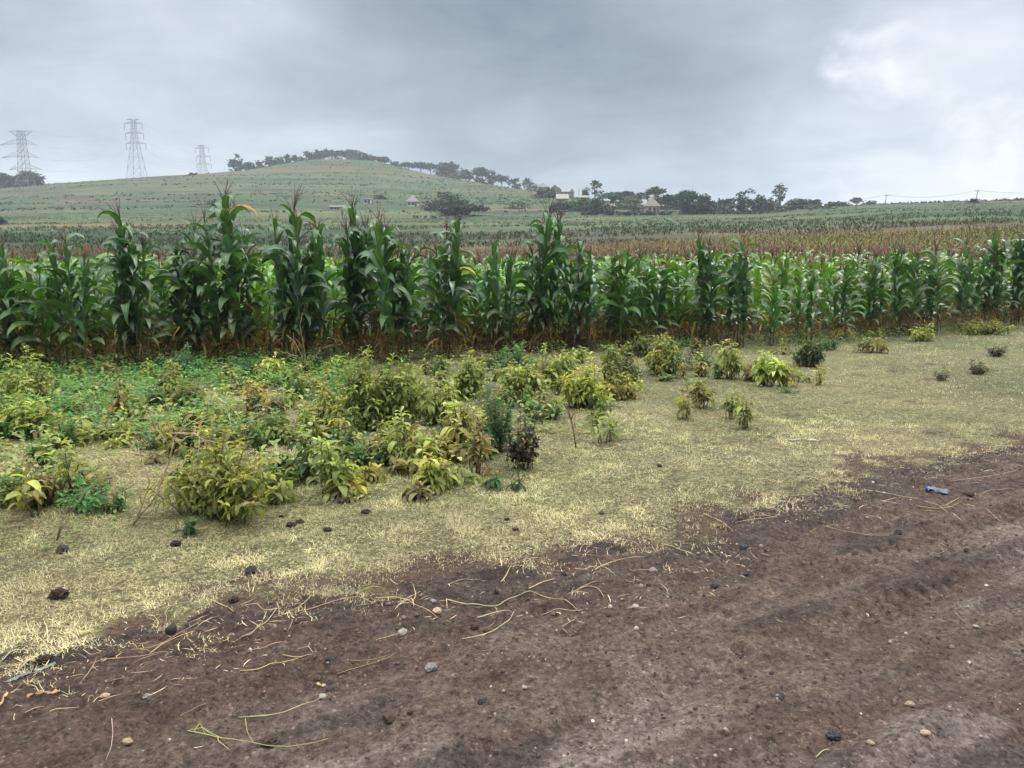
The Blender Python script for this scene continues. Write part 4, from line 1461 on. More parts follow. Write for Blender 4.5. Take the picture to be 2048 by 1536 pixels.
BRN = (0.25, 0.20, 0.11)
twigs('dead_branch', 'forked pale dead branch rising from the grass left of the big yellow shrub',
      [[(263, 1052), (285, 1010), (305, 960), (302, 925), (290, 905)], [(268, 1046), (310, 995), (335, 925), (352, 868), (375, 846), (405, 828)],
       [(352, 868), (338, 850), (325, 838)], [(375, 846), (420, 848), (440, 860), (446, 885)], [(290, 905), (255, 898), (215, 902)]], BRN, 'branch', 0.0065)
twigs('dead_branch', 'tangle of thin pale dead branches below the ochre bush',
      [[(478, 885), (500, 850), (515, 825), (540, 815)], [(480, 882), (460, 850), (455, 830)], [(490, 870), (525, 880), (560, 882), (590, 870)], [(484, 880), (470, 905), (500, 915)]], (0.30, 0.25, 0.16), 'branch', 0.004)
twigs('dead_bush', 'dry leafless bush with pale twigs at the foot of the broad dark maize clump',
      [[(612, 752), (606, 715), (592, 682), (575, 668)], [(612, 750), (625, 720), (640, 700), (660, 690)], [(613, 750), (612, 700), (605, 650), (612, 625)], [(606, 715), (580, 705), (560, 700)]], (0.23, 0.18, 0.10), 'bush', 0.007)
twigs('bare_stalk', 'single bare upright stalk in the grass right of the dark herbs', [[(1153, 897), (1148, 868), (1142, 840), (1143, 828)]], (0.10, 0.09, 0.04), 'stalk', 0.007)
twigs('dead_branch', 'short dry stick leaning out of the grass left of the tiny dark herb', [[(112, 1080), (122, 1058), (134, 1040)]], (0.20, 0.16, 0.09), 'stick', 0.006)

# ------------------------------------------------------------------ stones and clods
ico = None


def ico_sphere(n=3):
    t = (1 + 5 ** 0.5) / 2
    v = [(-1, t, 0), (1, t, 0), (-1, -t, 0), (1, -t, 0), (0, -1, t), (0, 1, t), (0, -1, -t), (0, 1, -t), (t, 0, -1), (t, 0, 1), (-t, 0, -1), (-t, 0, 1)]
    f = [(0, 11, 5), (0, 5, 1), (0, 1, 7), (0, 7, 10), (0, 10, 11), (1, 5, 9), (5, 11, 4), (11, 10, 2), (10, 7, 6), (7, 1, 8), (3, 9, 4), (3, 4, 2), (3, 2, 6), (3, 6, 8), (3, 8, 9),
         (4, 9, 5), (2, 4, 11), (6, 2, 10), (8, 6, 7), (9, 8, 1)]
    v = [Vector(p).normalized() for p in v]
    for _ in range(n):
        mid, nf = {}, []

        def mp(a, b_):
            k = (min(a, b_), max(a, b_))
            if k not in mid:
                v.append(((v[a] + v[b_]) / 2).normalized())
                mid[k] = len(v) - 1
            return mid[k]
        for a, b_, c in f:
            x, y, z = mp(a, b_), mp(b_, c), mp(c, a)
            nf += [(a, x, z), (b_, y, x), (c, z, y), (x, y, z)]
        f = nf
    return np.array([tuple(p) for p in v]), np.array(f)


ICO3, ICO3F = ico_sphere(3)
ICO1, ICO1F = ico_sphere(0)


def rock_shape(kind):
    v = ICO3.copy()
    so = random.uniform(0, 90)
    if kind in ('stone', 'block'):
        for _ in range(9 if kind == 'stone' else 6):
            nrm = RNG.normal(0, 1, 3)
            nrm /= np.linalg.norm(nrm)
            d = random.uniform(0.55, 0.85) if kind == 'stone' else random.uniform(0.48, 0.62)
            ex = np.maximum(v @ nrm - d, 0)
            v = v - ex[:, None] * nrm * 0.96
        am, fr = 0.13, 2.6
    elif kind == 'pebble':
        am, fr = 0.22, 1.5
    else:
        am, fr = 0.50, 2.4
    dsp = np.array([mnoise.fractal(Vector(p) * fr + Vector((so, so, so)), 1.0, 2.0, 4) for p in v])
    v = v * (1 + am * dsp)[:, None]
    return v


def rock_mat(name, a, b_, bump):
    return solid_mat(name, a, b_, 22, 0.95, 0.1, bump, bscale=90)


M_ROCKS = {'dark': rock_mat('dark_stone', (0.060, 0.056, 0.056), (0.030, 0.028, 0.028), 0.8), 'grey': rock_mat('grey_stone', (0.22, 0.205, 0.195), (0.12, 0.11, 0.105), 0.7),
           'cream': rock_mat('cream_stone', (0.26, 0.205, 0.14), (0.18, 0.14, 0.10), 0.6), 'brown': rock_mat('brown_clod', (0.085, 0.060, 0.048), (0.048, 0.034, 0.028), 0.9),
           'white': rock_mat('white_stone', (0.28, 0.25, 0.22), (0.18, 0.16, 0.14), 0.6), 'tan': rock_mat('tan_stone', (0.31, 0.24, 0.17), (0.20, 0.15, 0.11), 0.4),
           'clod': rock_mat('soil_clod', (0.062, 0.042, 0.034), (0.034, 0.024, 0.020), 1.0)}


def rock(u, v, wpx, kind, mat, label, sz=(1, 0.85, 0.62), name='stone', cat='stone'):
    p = onroad(u, v)
    s = wpx * p.y / FPX / 2 * (0.86 if kind == 'clod' else 0.98)
    m = MB()
    V = rock_shape(kind) * np.array(sz) * s
    a = random.uniform(0, 2 * PI)
    V = np.stack([V[:, 0] * math.cos(a) - V[:, 1] * math.sin(a), V[:, 0] * math.sin(a) + V[:, 1] * math.cos(a), V[:, 2] - V[:, 2].min() - s * (0.42 if kind == 'clod' else 0.30)], -1)
    m.add(V, t=ICO3F)
    o = m.build(name, M_ROCKS[mat], smooth=(kind not in ('stone', 'block')), loc=p)
    tag(o, label, cat, 'stones and clods lying about')
    return o


ROCKS = [
    (210, 1394, 20, 'pebble', 'tan', 'small tan round stone beside the curled husk strip'),
    (255, 1488, 24, 'pebble', 'cream', 'smooth cream coloured pebble left of the long green stalk'),
    (342, 1268, 34, 'stone', 'dark', 'grey angular stone where grass meets road, beside leaning straws'),
    (504, 1146, 28, 'stone', 'dark', 'dark angular stone in the straw yellow grass on the left'),
    (127, 1104, 34, 'stone', 'dark', 'flat dark stone half sunk in the grass at the left'),
    (660, 1328, 22, 'block', 'dark', 'small black square block of stone on the road'),
    (660, 1372, 20, 'pebble', 'dark', 'small round dark pebble next to a curled bit of husk'),
    (646, 1400, 20, 'pebble', 'white', 'pale striped pebble at the end of the long bent straw'),
    (540, 1492, 44, 'clod', 'brown', 'big crumbly dark clod at the long green stalk'),
    (118, 1314, 20, 'stone', 'grey', 'bluish grey stone left of the teal plastic strip'),
    (88, 1328, 30, 'clod', 'clod', 'dark soil clod above the teal plastic strip'),
    (222, 1326, 34, 'clod', 'brown', 'crumbly clod above the long straight straw'),
    (354, 1314, 24, 'stone', 'brown', 'brown flat stone at the end of the long straight straw'),
    (294, 1396, 20, 'stone', 'grey', 'small pale flat stone in the middle of the left road part'),
    (467, 1202, 24, 'clod', 'clod', 'dark clod in the ragged grass edge on the left'),
    (118, 1194, 44, 'clod', 'clod', 'wide flat soil clod in the straw coloured grass at the left'),
    (352, 1090, 26, 'clod', 'clod', 'upright dark clod just below the tiny dark green herb'),
    (655, 1062, 20, 'clod', 'clod', 'knobbly black clod right of the two black lumps'),
    (582, 1052, 22, 'clod', 'clod', 'black lump in the grass, left of two lying together'),
    (600, 1046, 20, 'clod', 'clod', 'black lump in the grass, right of two lying together'),
    (563, 1034, 11, 'clod', 'clod', 'little black lump above the pair of black lumps'),
    (98, 870, 42, 'stone', 'dark', 'black rock in the weeds below the left border shrubs'),
    (860, 1332, 32, 'stone', 'grey', 'pale grey angular stone in the middle of the road'),
    (776, 1446, 36, 'block', 'brown', 'reddish brown block of stone in the lower middle of the road'),
    (821, 1434, 17, 'pebble', 'brown', 'round brown pebble just right of the reddish brown block'),
    (965, 1408, 26, 'clod', 'dark', 'pitted dark grey stone below the crumbled soil heap'),
    (950, 1258, 20, 'clod', 'brown', 'brown clod at the tip of the bent looping straw'),
    (972, 1262, 16, 'clod', 'brown', 'smaller brown clod right of the clod at the looping straw'),
    (875, 1224, 24, 'pebble', 'tan', 'rounded brownish stone below the crossed straws'),
    (866, 1202, 20, 'stone', 'grey', 'grey stone touching the crossed straws from above'),
    (806, 1276, 26, 'stone', 'white', 'flat pale stone under a short straw'),
    (994, 1184, 14, 'stone', 'dark', 'small dark stone near the green grass tongue'),
    (920, 1150, 20, 'clod', 'clod', 'dark clod below the left side of the green grass tongue'),
    (1128, 1150, 16, 'stone', 'dark', 'dark stone right of the green grass tongue'),
    (1271, 1226, 18, 'pebble', 'white', 'pale pebble near the centre right straw heap'),
    (1014, 1040, 13, 'clod', 'clod', 'small dark clod alone in the pale grass near the centre'),
    (1031, 1060, 16, 'clod', 'brown', 'brown clod on the first bare patch near the centre'),
    (1217, 1332, 20, 'stone', 'brown', 'brown stone in the middle of the smooth road'),
    (1049, 1388, 13, 'pebble', 'white', 'white pebble right of the crumbled soil heap'),
    (690, 1004, 34, 'clod', 'brown', 'brown earth clod at the foot of the upright olive shrub'),
    (732, 1026, 24, 'clod', 'clod', 'flat dark clod right of the brown earth clod'),
    (1203, 1028, 14, 'stone', 'brown', 'brown stone in the grass above the right bare patch'),
    (1215, 1242, 16, 'clod', 'brown', 'dark clod at the right end of the straw heap'),
    (1487, 1096, 27, 'stone', 'dark', 'blue black pointed stone at the upper road edge'),
    (1795, 1070, 22, 'stone', 'dark', 'dark wedge shaped stone at the end of a long straw, far right road'),
    (1808, 1084, 12, 'clod', 'brown', 'small brown lump below the dark wedge shaped stone'),
    (1430, 1168, 20, 'clod', 'dark', 'black lump on the road left of the tyre tread'),
    (1494, 1142, 15, 'clod', 'dark', 'small black lump below the blue black pointed stone'),
    (1668, 1474, 34, 'clod', 'dark', 'large black porous stone low on the right of the road'),
    (1820, 1410, 20, 'pebble', 'cream', 'cream flat pebble above right of the large black stone'),
    (1951, 1262, 12, 'pebble', 'white', 'small white pebble at the right of the road'),
    (1780, 1290, 11, 'stone', 'white', 'white chip of stone standing on the smooth road'),
    (1849, 1486, 22, 'pebble', 'tan', 'tan flat pebble right of the large black stone'),
    (1913, 1072, 10, 'pebble', 'brown', 'little brown pebble near the right tyre tread'),
    (1938, 990, 22, 'pebble', 'brown', 'brown stone right of the blue wrapper'),
    (1307, 1140, 22, 'stone', 'grey', 'dull stone left of the blue black pointed stone'),
    (1319, 933, 13, 'clod', 'clod', 'lone black lump far out in the smooth grass'),
    (1420, 1108, 10, 'stone', 'dark', 'small dark green stone at the tip of the grass edge'),
    (1562, 1402, 12, 'clod', 'dark', 'small dark lump left above the large black stone'),
    (1740, 1504, 18, 'pebble', 'cream', 'pale pebble at the bottom right of the road'),
    (1430, 1520, 10, 'pebble', 'white', 'white chip near the bottom edge of the road'),
    (1812, 1262, 9, 'pebble', 'white', 'tiny white chip right of the tyre tread'),
]
for r_ in ROCKS:
    nm = {'clod': 'clod', 'pebble': 'pebble'}.get(r_[3], 'stone')
    rock(*r_[:6], sz=(1, 0.8, 0.55) if r_[3] == 'pebble' else ((1, 0.85, 0.55) if r_[3] == 'clod' else (1, 0.8, 0.7)), name=nm, cat=nm)

# gravel too fine to count
gv = MB()
n = 60000
s_ = RNG.uniform(-2.6, 8.5, n)
w_ = RNG.uniform(-0.5, 4.3, n)
k = RNG.uniform(0, 1, n) < 1.15 - 0.10 * np.hypot(E0[0] + s_ * ED[0] + w_ * EN[0], E0[1] + s_ * ED[1] + w_ * EN[1])
s_, w_ = s_[k], w_[k]
n = len(s_)
dens = fbm(s_ * 0.9, w_ * 1.6, 3, 97)
k = (RNG.uniform(0, 1, n) < (0.25 + 0.75 * smooth(dens, 0.35, 0.60))) & (w_ > np.interp(s_, _es, _ew) - 0.35)
s_, w_ = s_[k], w_[k]
x, y = E0[0] + s_ * ED[0] + w_ * EN[0], E0[1] + s_ * ED[1] + w_ * EN[1]
z = surf(x, y)
n = len(x)
sz_ = 0.0020 + RNG.exponential(0.0023, n)
sz_ = np.minimum(sz_, 0.013)
nv = len(ICO1)
V = np.tile(ICO1[None], (n, 1, 1)) * (1 + RNG.uniform(-0.25, 0.25, (n, nv, 1))) * RNG.uniform(0.6, 1.2, (n, 1, 3)) * sz_[:, None, None]
V = V + np.stack([x, y, z + sz_ * 0.10], -1)[:, None]
pal = np.array([[0.13, 0.09, 0.075], [0.085, 0.06, 0.05], [0.20, 0.16, 0.13], [0.06, 0.05, 0.05], [0.34, 0.30, 0.26], [0.11, 0.08, 0.065], [0.42, 0.38, 0.33]])
pc_ = pal[RNG.choice(7, n, p=[0.30, 0.31, 0.10, 0.16, 0.02, 0.10, 0.01])] * RNG.uniform(0.8, 1.2, (n, 1))
cc = np.concatenate([np.repeat(pc_[:, None], nv, 1), np.ones((n, nv, 1))], -1)
gv.add(V.reshape(-1, 3), t=(ICO1F[None] + (np.arange(n) * nv)[:, None, None]).reshape(-1, 3), c=cc.reshape(-1, 4))
M_GRAVEL = leaf_mat('gravel', 0.9, 0.0, 0.2, vary=0.25, scale=60)
tag(gv.build('gravel', M_GRAVEL, smooth=False), 'fine gravel and soil crumbs scattered over the dirt road', 'gravel', kind='stuff')

# ------------------------------------------------------------------ single straws on the road
SC = (0.38, 0.30, 0.19)
SG = (0.19, 0.20, 0.075)
STRAWS = [
    ([[(481, 1288), (505, 1282), (534, 1253), (548, 1228), (554, 1217)], [(554, 1217), (530, 1226), (516, 1214), (490, 1214)]], SC, 5, 'pale bent stalk with a hooked upper end on the left of the road'),
    ([[(181, 1337), (224, 1336), (280, 1322), (333, 1310)]], SC, 3.5, 'long straight straw lying near the left road edge'),
    ([[(478, 1435), (572, 1434), (633, 1416), (641, 1402), (644, 1394)]], SC, 5, 'long bent straw that ends at a pale striped pebble'),
    ([[(375, 1465), (416, 1481), (481, 1496), (550, 1505), (600, 1500), (657, 1487)], [(375, 1465), (405, 1462), (420, 1475), (450, 1490)], [(436, 1484), (438, 1500), (460, 1508)], [(388, 1470), (400, 1452), (410, 1472)]], SG, 4.5,
     'long curved green grass stalk with a leafy tip near the bottom edge'),
    ([[(224, 1445), (227, 1475), (224, 1505), (213, 1534)]], SC, 3.5, 'upright curved straw near the cream pebble'),
    ([[(480, 1350), (530, 1346), (565, 1336), (615, 1320)], [(566, 1318), (600, 1327), (625, 1323)], [(565, 1336), (570, 1345)]], (0.50, 0.33, 0.18), 4, 'orange forked straw left of the black stone block'),
    ([[(101, 1441), (130, 1432), (159, 1421)]], SC, 4, 'straight short straw below the curled husk strip, right one'),
    ([[(51, 1437), (88, 1419)]], SC, 4, 'short straw below the curled husk strip, left one'),
    ([[(244, 1309), (300, 1302), (362, 1270), (398, 1248)], [(300, 1302), (276, 1300), (270, 1292)]], SC, 4, 'long bent straw leaning past the grey angular stone'),
    ([[(300, 1310), (330, 1286), (390, 1264)]], SC, 4, 'shorter straw below the long bent straw at the grey angular stone'),
    ([[(503, 1303), (540, 1301), (579, 1288)], [(516, 1302), (518, 1296)]], SC, 4, 'straw with a small stub below the hooked stalk'),
    ([[(360, 1432), (385, 1425), (411, 1416)]], (0.34, 0.30, 0.17), 3.5, 'dull short straw in the middle of the left road part'),
    ([[(403, 1311), (431, 1309)]], SC, 4, 'tiny straight straw left of the stub straw'),
    ([[(597, 1299), (617, 1298), (626, 1308)], [(617, 1298), (620, 1285)]], SC, 3.5, 'small three armed straw above the black block'),
    ([[(491, 1447), (496, 1480), (510, 1499)]], (0.28, 0.28, 0.12), 3.5, 'greenish thin straw beside the big crumbly clod'),
    ([[(924, 1277), (984, 1270), (1020, 1248), (1031, 1230)], [(955, 1247), (990, 1238), (1024, 1236)]], SC, 4.5, 'looping bent straw at the two brown clods'),
    ([[(750, 1195), (799, 1201), (830, 1212), (875, 1232)], [(790, 1222), (815, 1203), (841, 1183)], [(800, 1216), (828, 1200)], [(826, 1208), (832, 1194), (826, 1172)]], SC, 4.5, 'crossed straws above the rounded brownish stone'),
    ([[(893, 1194), (947, 1210), (991, 1212), (1016, 1198), (1060, 1186), (1107, 1197), (1154, 1221)], [(1058, 1186), (1080, 1172), (1110, 1160)], [(991, 1212), (995, 1220)], [(893, 1194), (894, 1214)]], SC, 5,
     'long wavy branching stalk right of the crossed straws'),
    ([[(1136, 1182), (1186, 1171), (1208, 1197)], [(1160, 1176), (1176, 1170), (1202, 1164)], [(1136, 1182), (1160, 1185), (1178, 1190)]], SC, 5, 'forked stalk pointing down right of the wavy stalk'),
    ([[(752, 1288), (785, 1280), (814, 1273)]], SC, 4, 'short straw lying on the flat pale stone'),
    ([[(1124, 1260), (1150, 1250)]], SC, 4, 'short slanting straw at the centre of the road'),
    ([[(1082, 1229), (1120, 1228), (1164, 1228)]], SC, 4, 'straight level straw across the crumbled straw heap'),
    ([[(674, 1347), (727, 1333), (774, 1320), (795, 1307)], [(700, 1326), (740, 1326), (780, 1312)]], (0.24, 0.23, 0.09), 3.5, 'dull green forked stalk right of the black block'),
    ([[(1727, 982), (1780, 994), (1834, 1005)]], SC, 5, 'straight pale stick left of the blue wrapper'),
    ([[(1648, 1064), (1701, 1074), (1740, 1078), (1778, 1079)], [(1720, 1068), (1780, 1069)]], SC, 4, 'long straw ending at the dark wedge shaped stone'),
    ([[(1962, 1008), (1984, 1027), (1990, 1035), (2005, 1044)]], SC, 4, 'kinked straw below the stones at the far right'),
    ([[(1470, 1046), (1556, 1043), (1561, 1026), (1538, 1028)], [(1500, 1040), (1556, 1043)]], SC, 5, 'pale stalk with a folded end at the upper road edge'),
    ([[(1407, 1028), (1440, 1045), (1466, 1064)]], SC, 4, 'straw slanting down from the grass edge, left of the folded stalk'),
    ([[(1620, 1062), (1655, 1052), (1672, 1050), (1676, 1058)]], (0.42, 0.29, 0.17), 3.5, 'arched straw below the folded stalk'),
    ([[(1632, 1522), (1648, 1506), (1660, 1502)]], SC, 4, 'small bent straw at the bottom edge right of centre'),
    ([[(1847, 1096), (1868, 1105)]], SC, 3.5, 'short straw on the right tyre tread, upper one'),
    ([[(1853, 1113), (1870, 1109), (1888, 1102)]], SC, 3.5, 'short straw on the right tyre tread, lower one'),
    ([[(1830, 1016), (1868, 1021), (1900, 1016), (1922, 1004)], [(1850, 1008), (1880, 1014), (1896, 1026)], [(1848, 1024), (1880, 1020)], [(1890, 1012), (1918, 998)]], (0.42, 0.40, 0.16), 4, 'tuft of yellow green straw just below the blue wrapper'),
    ([[(1330, 1090), (1360, 1107), (1392, 1110)]], SC, 4.5, 'curved stalk hanging over the road from the grass tip'),
    ([[(1218, 1078), (1250, 1082), (1300, 1094)]], SC, 4.5, 'thin stalk reaching over the bare patch right of the green tongue'),
    ([[(1150, 1137), (1175, 1142), (1205, 1137), (1222, 1128)], [(1205, 1137), (1232, 1152)], [(1205, 1137), (1195, 1118)], [(1190, 1150), (1205, 1137), (1250, 1122), (1290, 1116)]], SC, 4.5, 'uprooted grass tuft with spreading straw legs'),
    ([[(1002, 1168), (1015, 1155), (1022, 1142)]], SC, 4.5, 'short stalk below the green grass tongue'),
    ([[(2, 1334), (60, 1328), (124, 1340)], [(60, 1328), (40, 1342)]], SC, 5.5, 'thick straw at the left border, touching the teal strip'),
    ([[(0, 1325), (30, 1310), (98, 1292)]], SC, 5, 'thick straw at the left border, along the grass edge'),
    ([[(167, 1310), (182, 1320), (205, 1318), (192, 1308)]], SC, 4, 'v shaped straw near the left road edge'),
    ([[(600, 1220), (660, 1208), (720, 1196), (748, 1212)]], SC, 4.5, 'long stalk lying along the grass edge left of the crossed straws'),
    ([[(580, 1218), (612, 1206), (640, 1186)]], SC, 4.5, 'stalk slanting out of the grass right of the hooked stalk'),
    ([[(420, 1200), (468, 1226)]], SC, 4.5, 'straw sticking out of the ragged edge above the hooked stalk'),
    ([[(1900, 970), (1960, 962), (2030, 950)]], SC, 4.5, 'long pale straw on the dark soil above the blue wrapper'),
    ([[(1960, 990), (2000, 982), (2030, 978)]], SC, 4, 'straight straw right of the brown stone near the wrapper'),
]
for paths, c, wmm, lab in STRAWS:
    u0, v0 = paths[0][0]
    p0 = onroad(u0, v0)
    m = MB()
    for path in paths:
        pts = []
        for i_ in range(len(path) - 1):
            for t in np.linspace(0, 1, 5)[:-1]:
                pts.append((path[i_][0] + (path[i_ + 1][0] - path[i_][0]) * t, path[i_][1] + (path[i_ + 1][1] - path[i_][1]) * t))
        pts.append(path[-1])
        P = np.array([tuple(onroad(u, v)) for u, v in pts]) - np.array(p0)
        P[1:-1] = (P[:-2] + 2 * P[1:-1] + P[2:]) / 4
        k = np.linspace(0, 1, len(P))
        zl = P[0, 2] * (1 - k) + P[-1, 2] * k
        P[:, 2] = np.maximum(zl + 0.35 * (P[:, 2] - zl), P[:, 2]) + wmm * 0.0009 + 0.005 * np.sin(PI * k) + RNG.uniform(0, 0.0015, len(P))
        wr = wmm * 0.00050 * np.linspace(1, 0.55, len(P))
        m.tube(P, wr, 5, c=(*[q * random.uniform(0.85, 1.12) for q in c], 1))
    o = m.build('straw', M_STRAW, loc=p0)
    tag(o, lab, 'straw', 'single straws lying on the road')


# husks and litter
def strip(name, path, wpx, mat, label, cat, col=(1, 1, 1), lift=0.01, crumple=0.010, arch=0.0):
    p0 = onroad(*path[0])
    P = np.array([tuple(onroad(u, v)) for u, v in path]) - np.array(p0)
    t = np.linspace(0, 1, len(P))
    tt = np.linspace(0, 1, 26)
    C = np.stack([np.interp(tt, t, P[:, k]) for k in range(3)], -1)
    w = wpx * p0.y / FPX
    T = np.gradient(C, axis=0)
    T /= np.linalg.norm(T, axis=1, keepdims=True)
    Sd = np.cross(T, [0, 0, 1.0])
    nx = 9
    xs = np.linspace(-0.5, 0.5, nx)
    prof = (0.75 + 0.25 * np.sin(tt * 9)) * np.clip(np.minimum(tt, 1 - tt) * 9 + 0.35, 0, 1)
    V = C[:, None] + Sd[:, None] * (xs[None, :, None] * (w * prof)[:, None, None])
    nzz = fbm(np.repeat(tt * 7, nx), np.tile(xs * 5, 26), 3, int(p0.x * 100) % 97).reshape(26, nx)
    V[..., 2] += lift + crumple * 2 * (nzz - 0.3) + arch * (0.25 - xs[None] ** 2) * 4 * w
    i, j = np.meshgrid(np.arange(25), np.arange(nx - 1), indexing='ij')
    m = MB()
    top = V.reshape(-1, 3)
    q = np.stack([i * nx + j, i * nx + j + 1, (i + 1) * nx + j + 1, (i + 1) * nx + j], -1).reshape(-1, 4)
    m.add(top, q, c=(*col, 1))
    m.add(top - [0, 0, 0.0012], q[:, ::-1], c=(*col, 1))
    o = m.build(name, mat, loc=p0)
    tag(o, label, cat)
    return o, m


M_TEAL = solid_mat('teal_plastic', (0.135, 0.155, 0.145), (0.09, 0.11, 0.105), 20, 0.7, 0.4)
M_WHITE = solid_mat('white_plastic', (0.72, 0.72, 0.74), (0.55, 0.55, 0.58), 14, 0.4, 0.4)
M_BLUE = solid_mat('blue_wrapper', (0.115, 0.165, 0.215), (0.060, 0.090, 0.130), 55, 0.6, 0.5)
M_NAVY = solid_mat('navy_cap', (0.03, 0.045, 0.22), (0.02, 0.03, 0.15), 20, 0.4, 0.5)
strip('plastic_strip', [(14, 1377), (40, 1364), (75, 1345), (112, 1331)], 11, M_TEAL, 'frayed pale teal plastic strip on the soil at the left border', 'litter')
strip('plastic_scrap', [(-6, 981), (18, 978), (40, 973), (58, 970)], 12, M_WHITE, 'crumpled white plastic scrap in the grass at the left border', 'litter', crumple=0.02, lift=0.03)
strip('husk_strip', [(55, 1406), (85, 1400), (108, 1402), (120, 1392)], 8, M_DRY, 'curled tan maize husk strip on the left of the road', 'husk', (0.50, 0.34, 0.22), crumple=0.012)
strip('husk_strip', [(2, 1428), (10, 1420), (17, 1413)], 8, M_DRY, 'small tan husk at the left border of the road', 'husk', (0.52, 0.38, 0.24), crumple=0.01)
strip('husk_strip', [(634, 1370), (642, 1374), (652, 1372)], 5, M_DRY, 'curled pale bit of husk beside a round dark pebble', 'husk', (0.55, 0.45, 0.28))
strip('leaf_scrap', [(708, 1004), (718, 998), (726, 994)], 12, M_DRY, 'pale yellow fallen leaf beside the brown earth clod', 'leaf', (0.42, 0.40, 0.16))
strip('paper_scrap', [(1575, 884), (1590, 882), (1612, 882), (1640, 884)], 6, M_DRY, 'thin pale scrap lying in the smooth grass right of centre', 'litter', (0.42, 0.42, 0.34), lift=0.012)
wo_, _m = strip('sachet_wrapper', [(1858, 984), (1868, 987), (1884, 990), (1897, 992)], 17, M_BLUE, 'crumpled blue plastic sachet with a dark blue end at the right road edge', 'wrapper', crumple=0.022, lift=0.012, arch=0.25)
pe = onroad(1857, 983)
cm_ = MB()
cv = rock_shape('pebble') * np.array([0.020, 0.026, 0.016])
cm_.add(cv + np.array(pe - wo_.location) + np.array([0, 0, 0.026]), t=ICO3F)
cm_.build('wrapper_end', M_NAVY, wo_)

# ------------------------------------------------------------------ far trees


def foot_depth(u, vb, guess):
    """Depth at which the visible ground lies at a photo point; the guess where only sky or a nearer rise lies there."""
    d = np.linspace(140, 640, 501)
    x = (u - 1024) / FPX / 1.008 * d
    v = V0 - (H(x, d) - EYE) * FPX / d
    k = np.where(v <= vb)[0]
    return float(d[k[0]]) if len(k) else guess


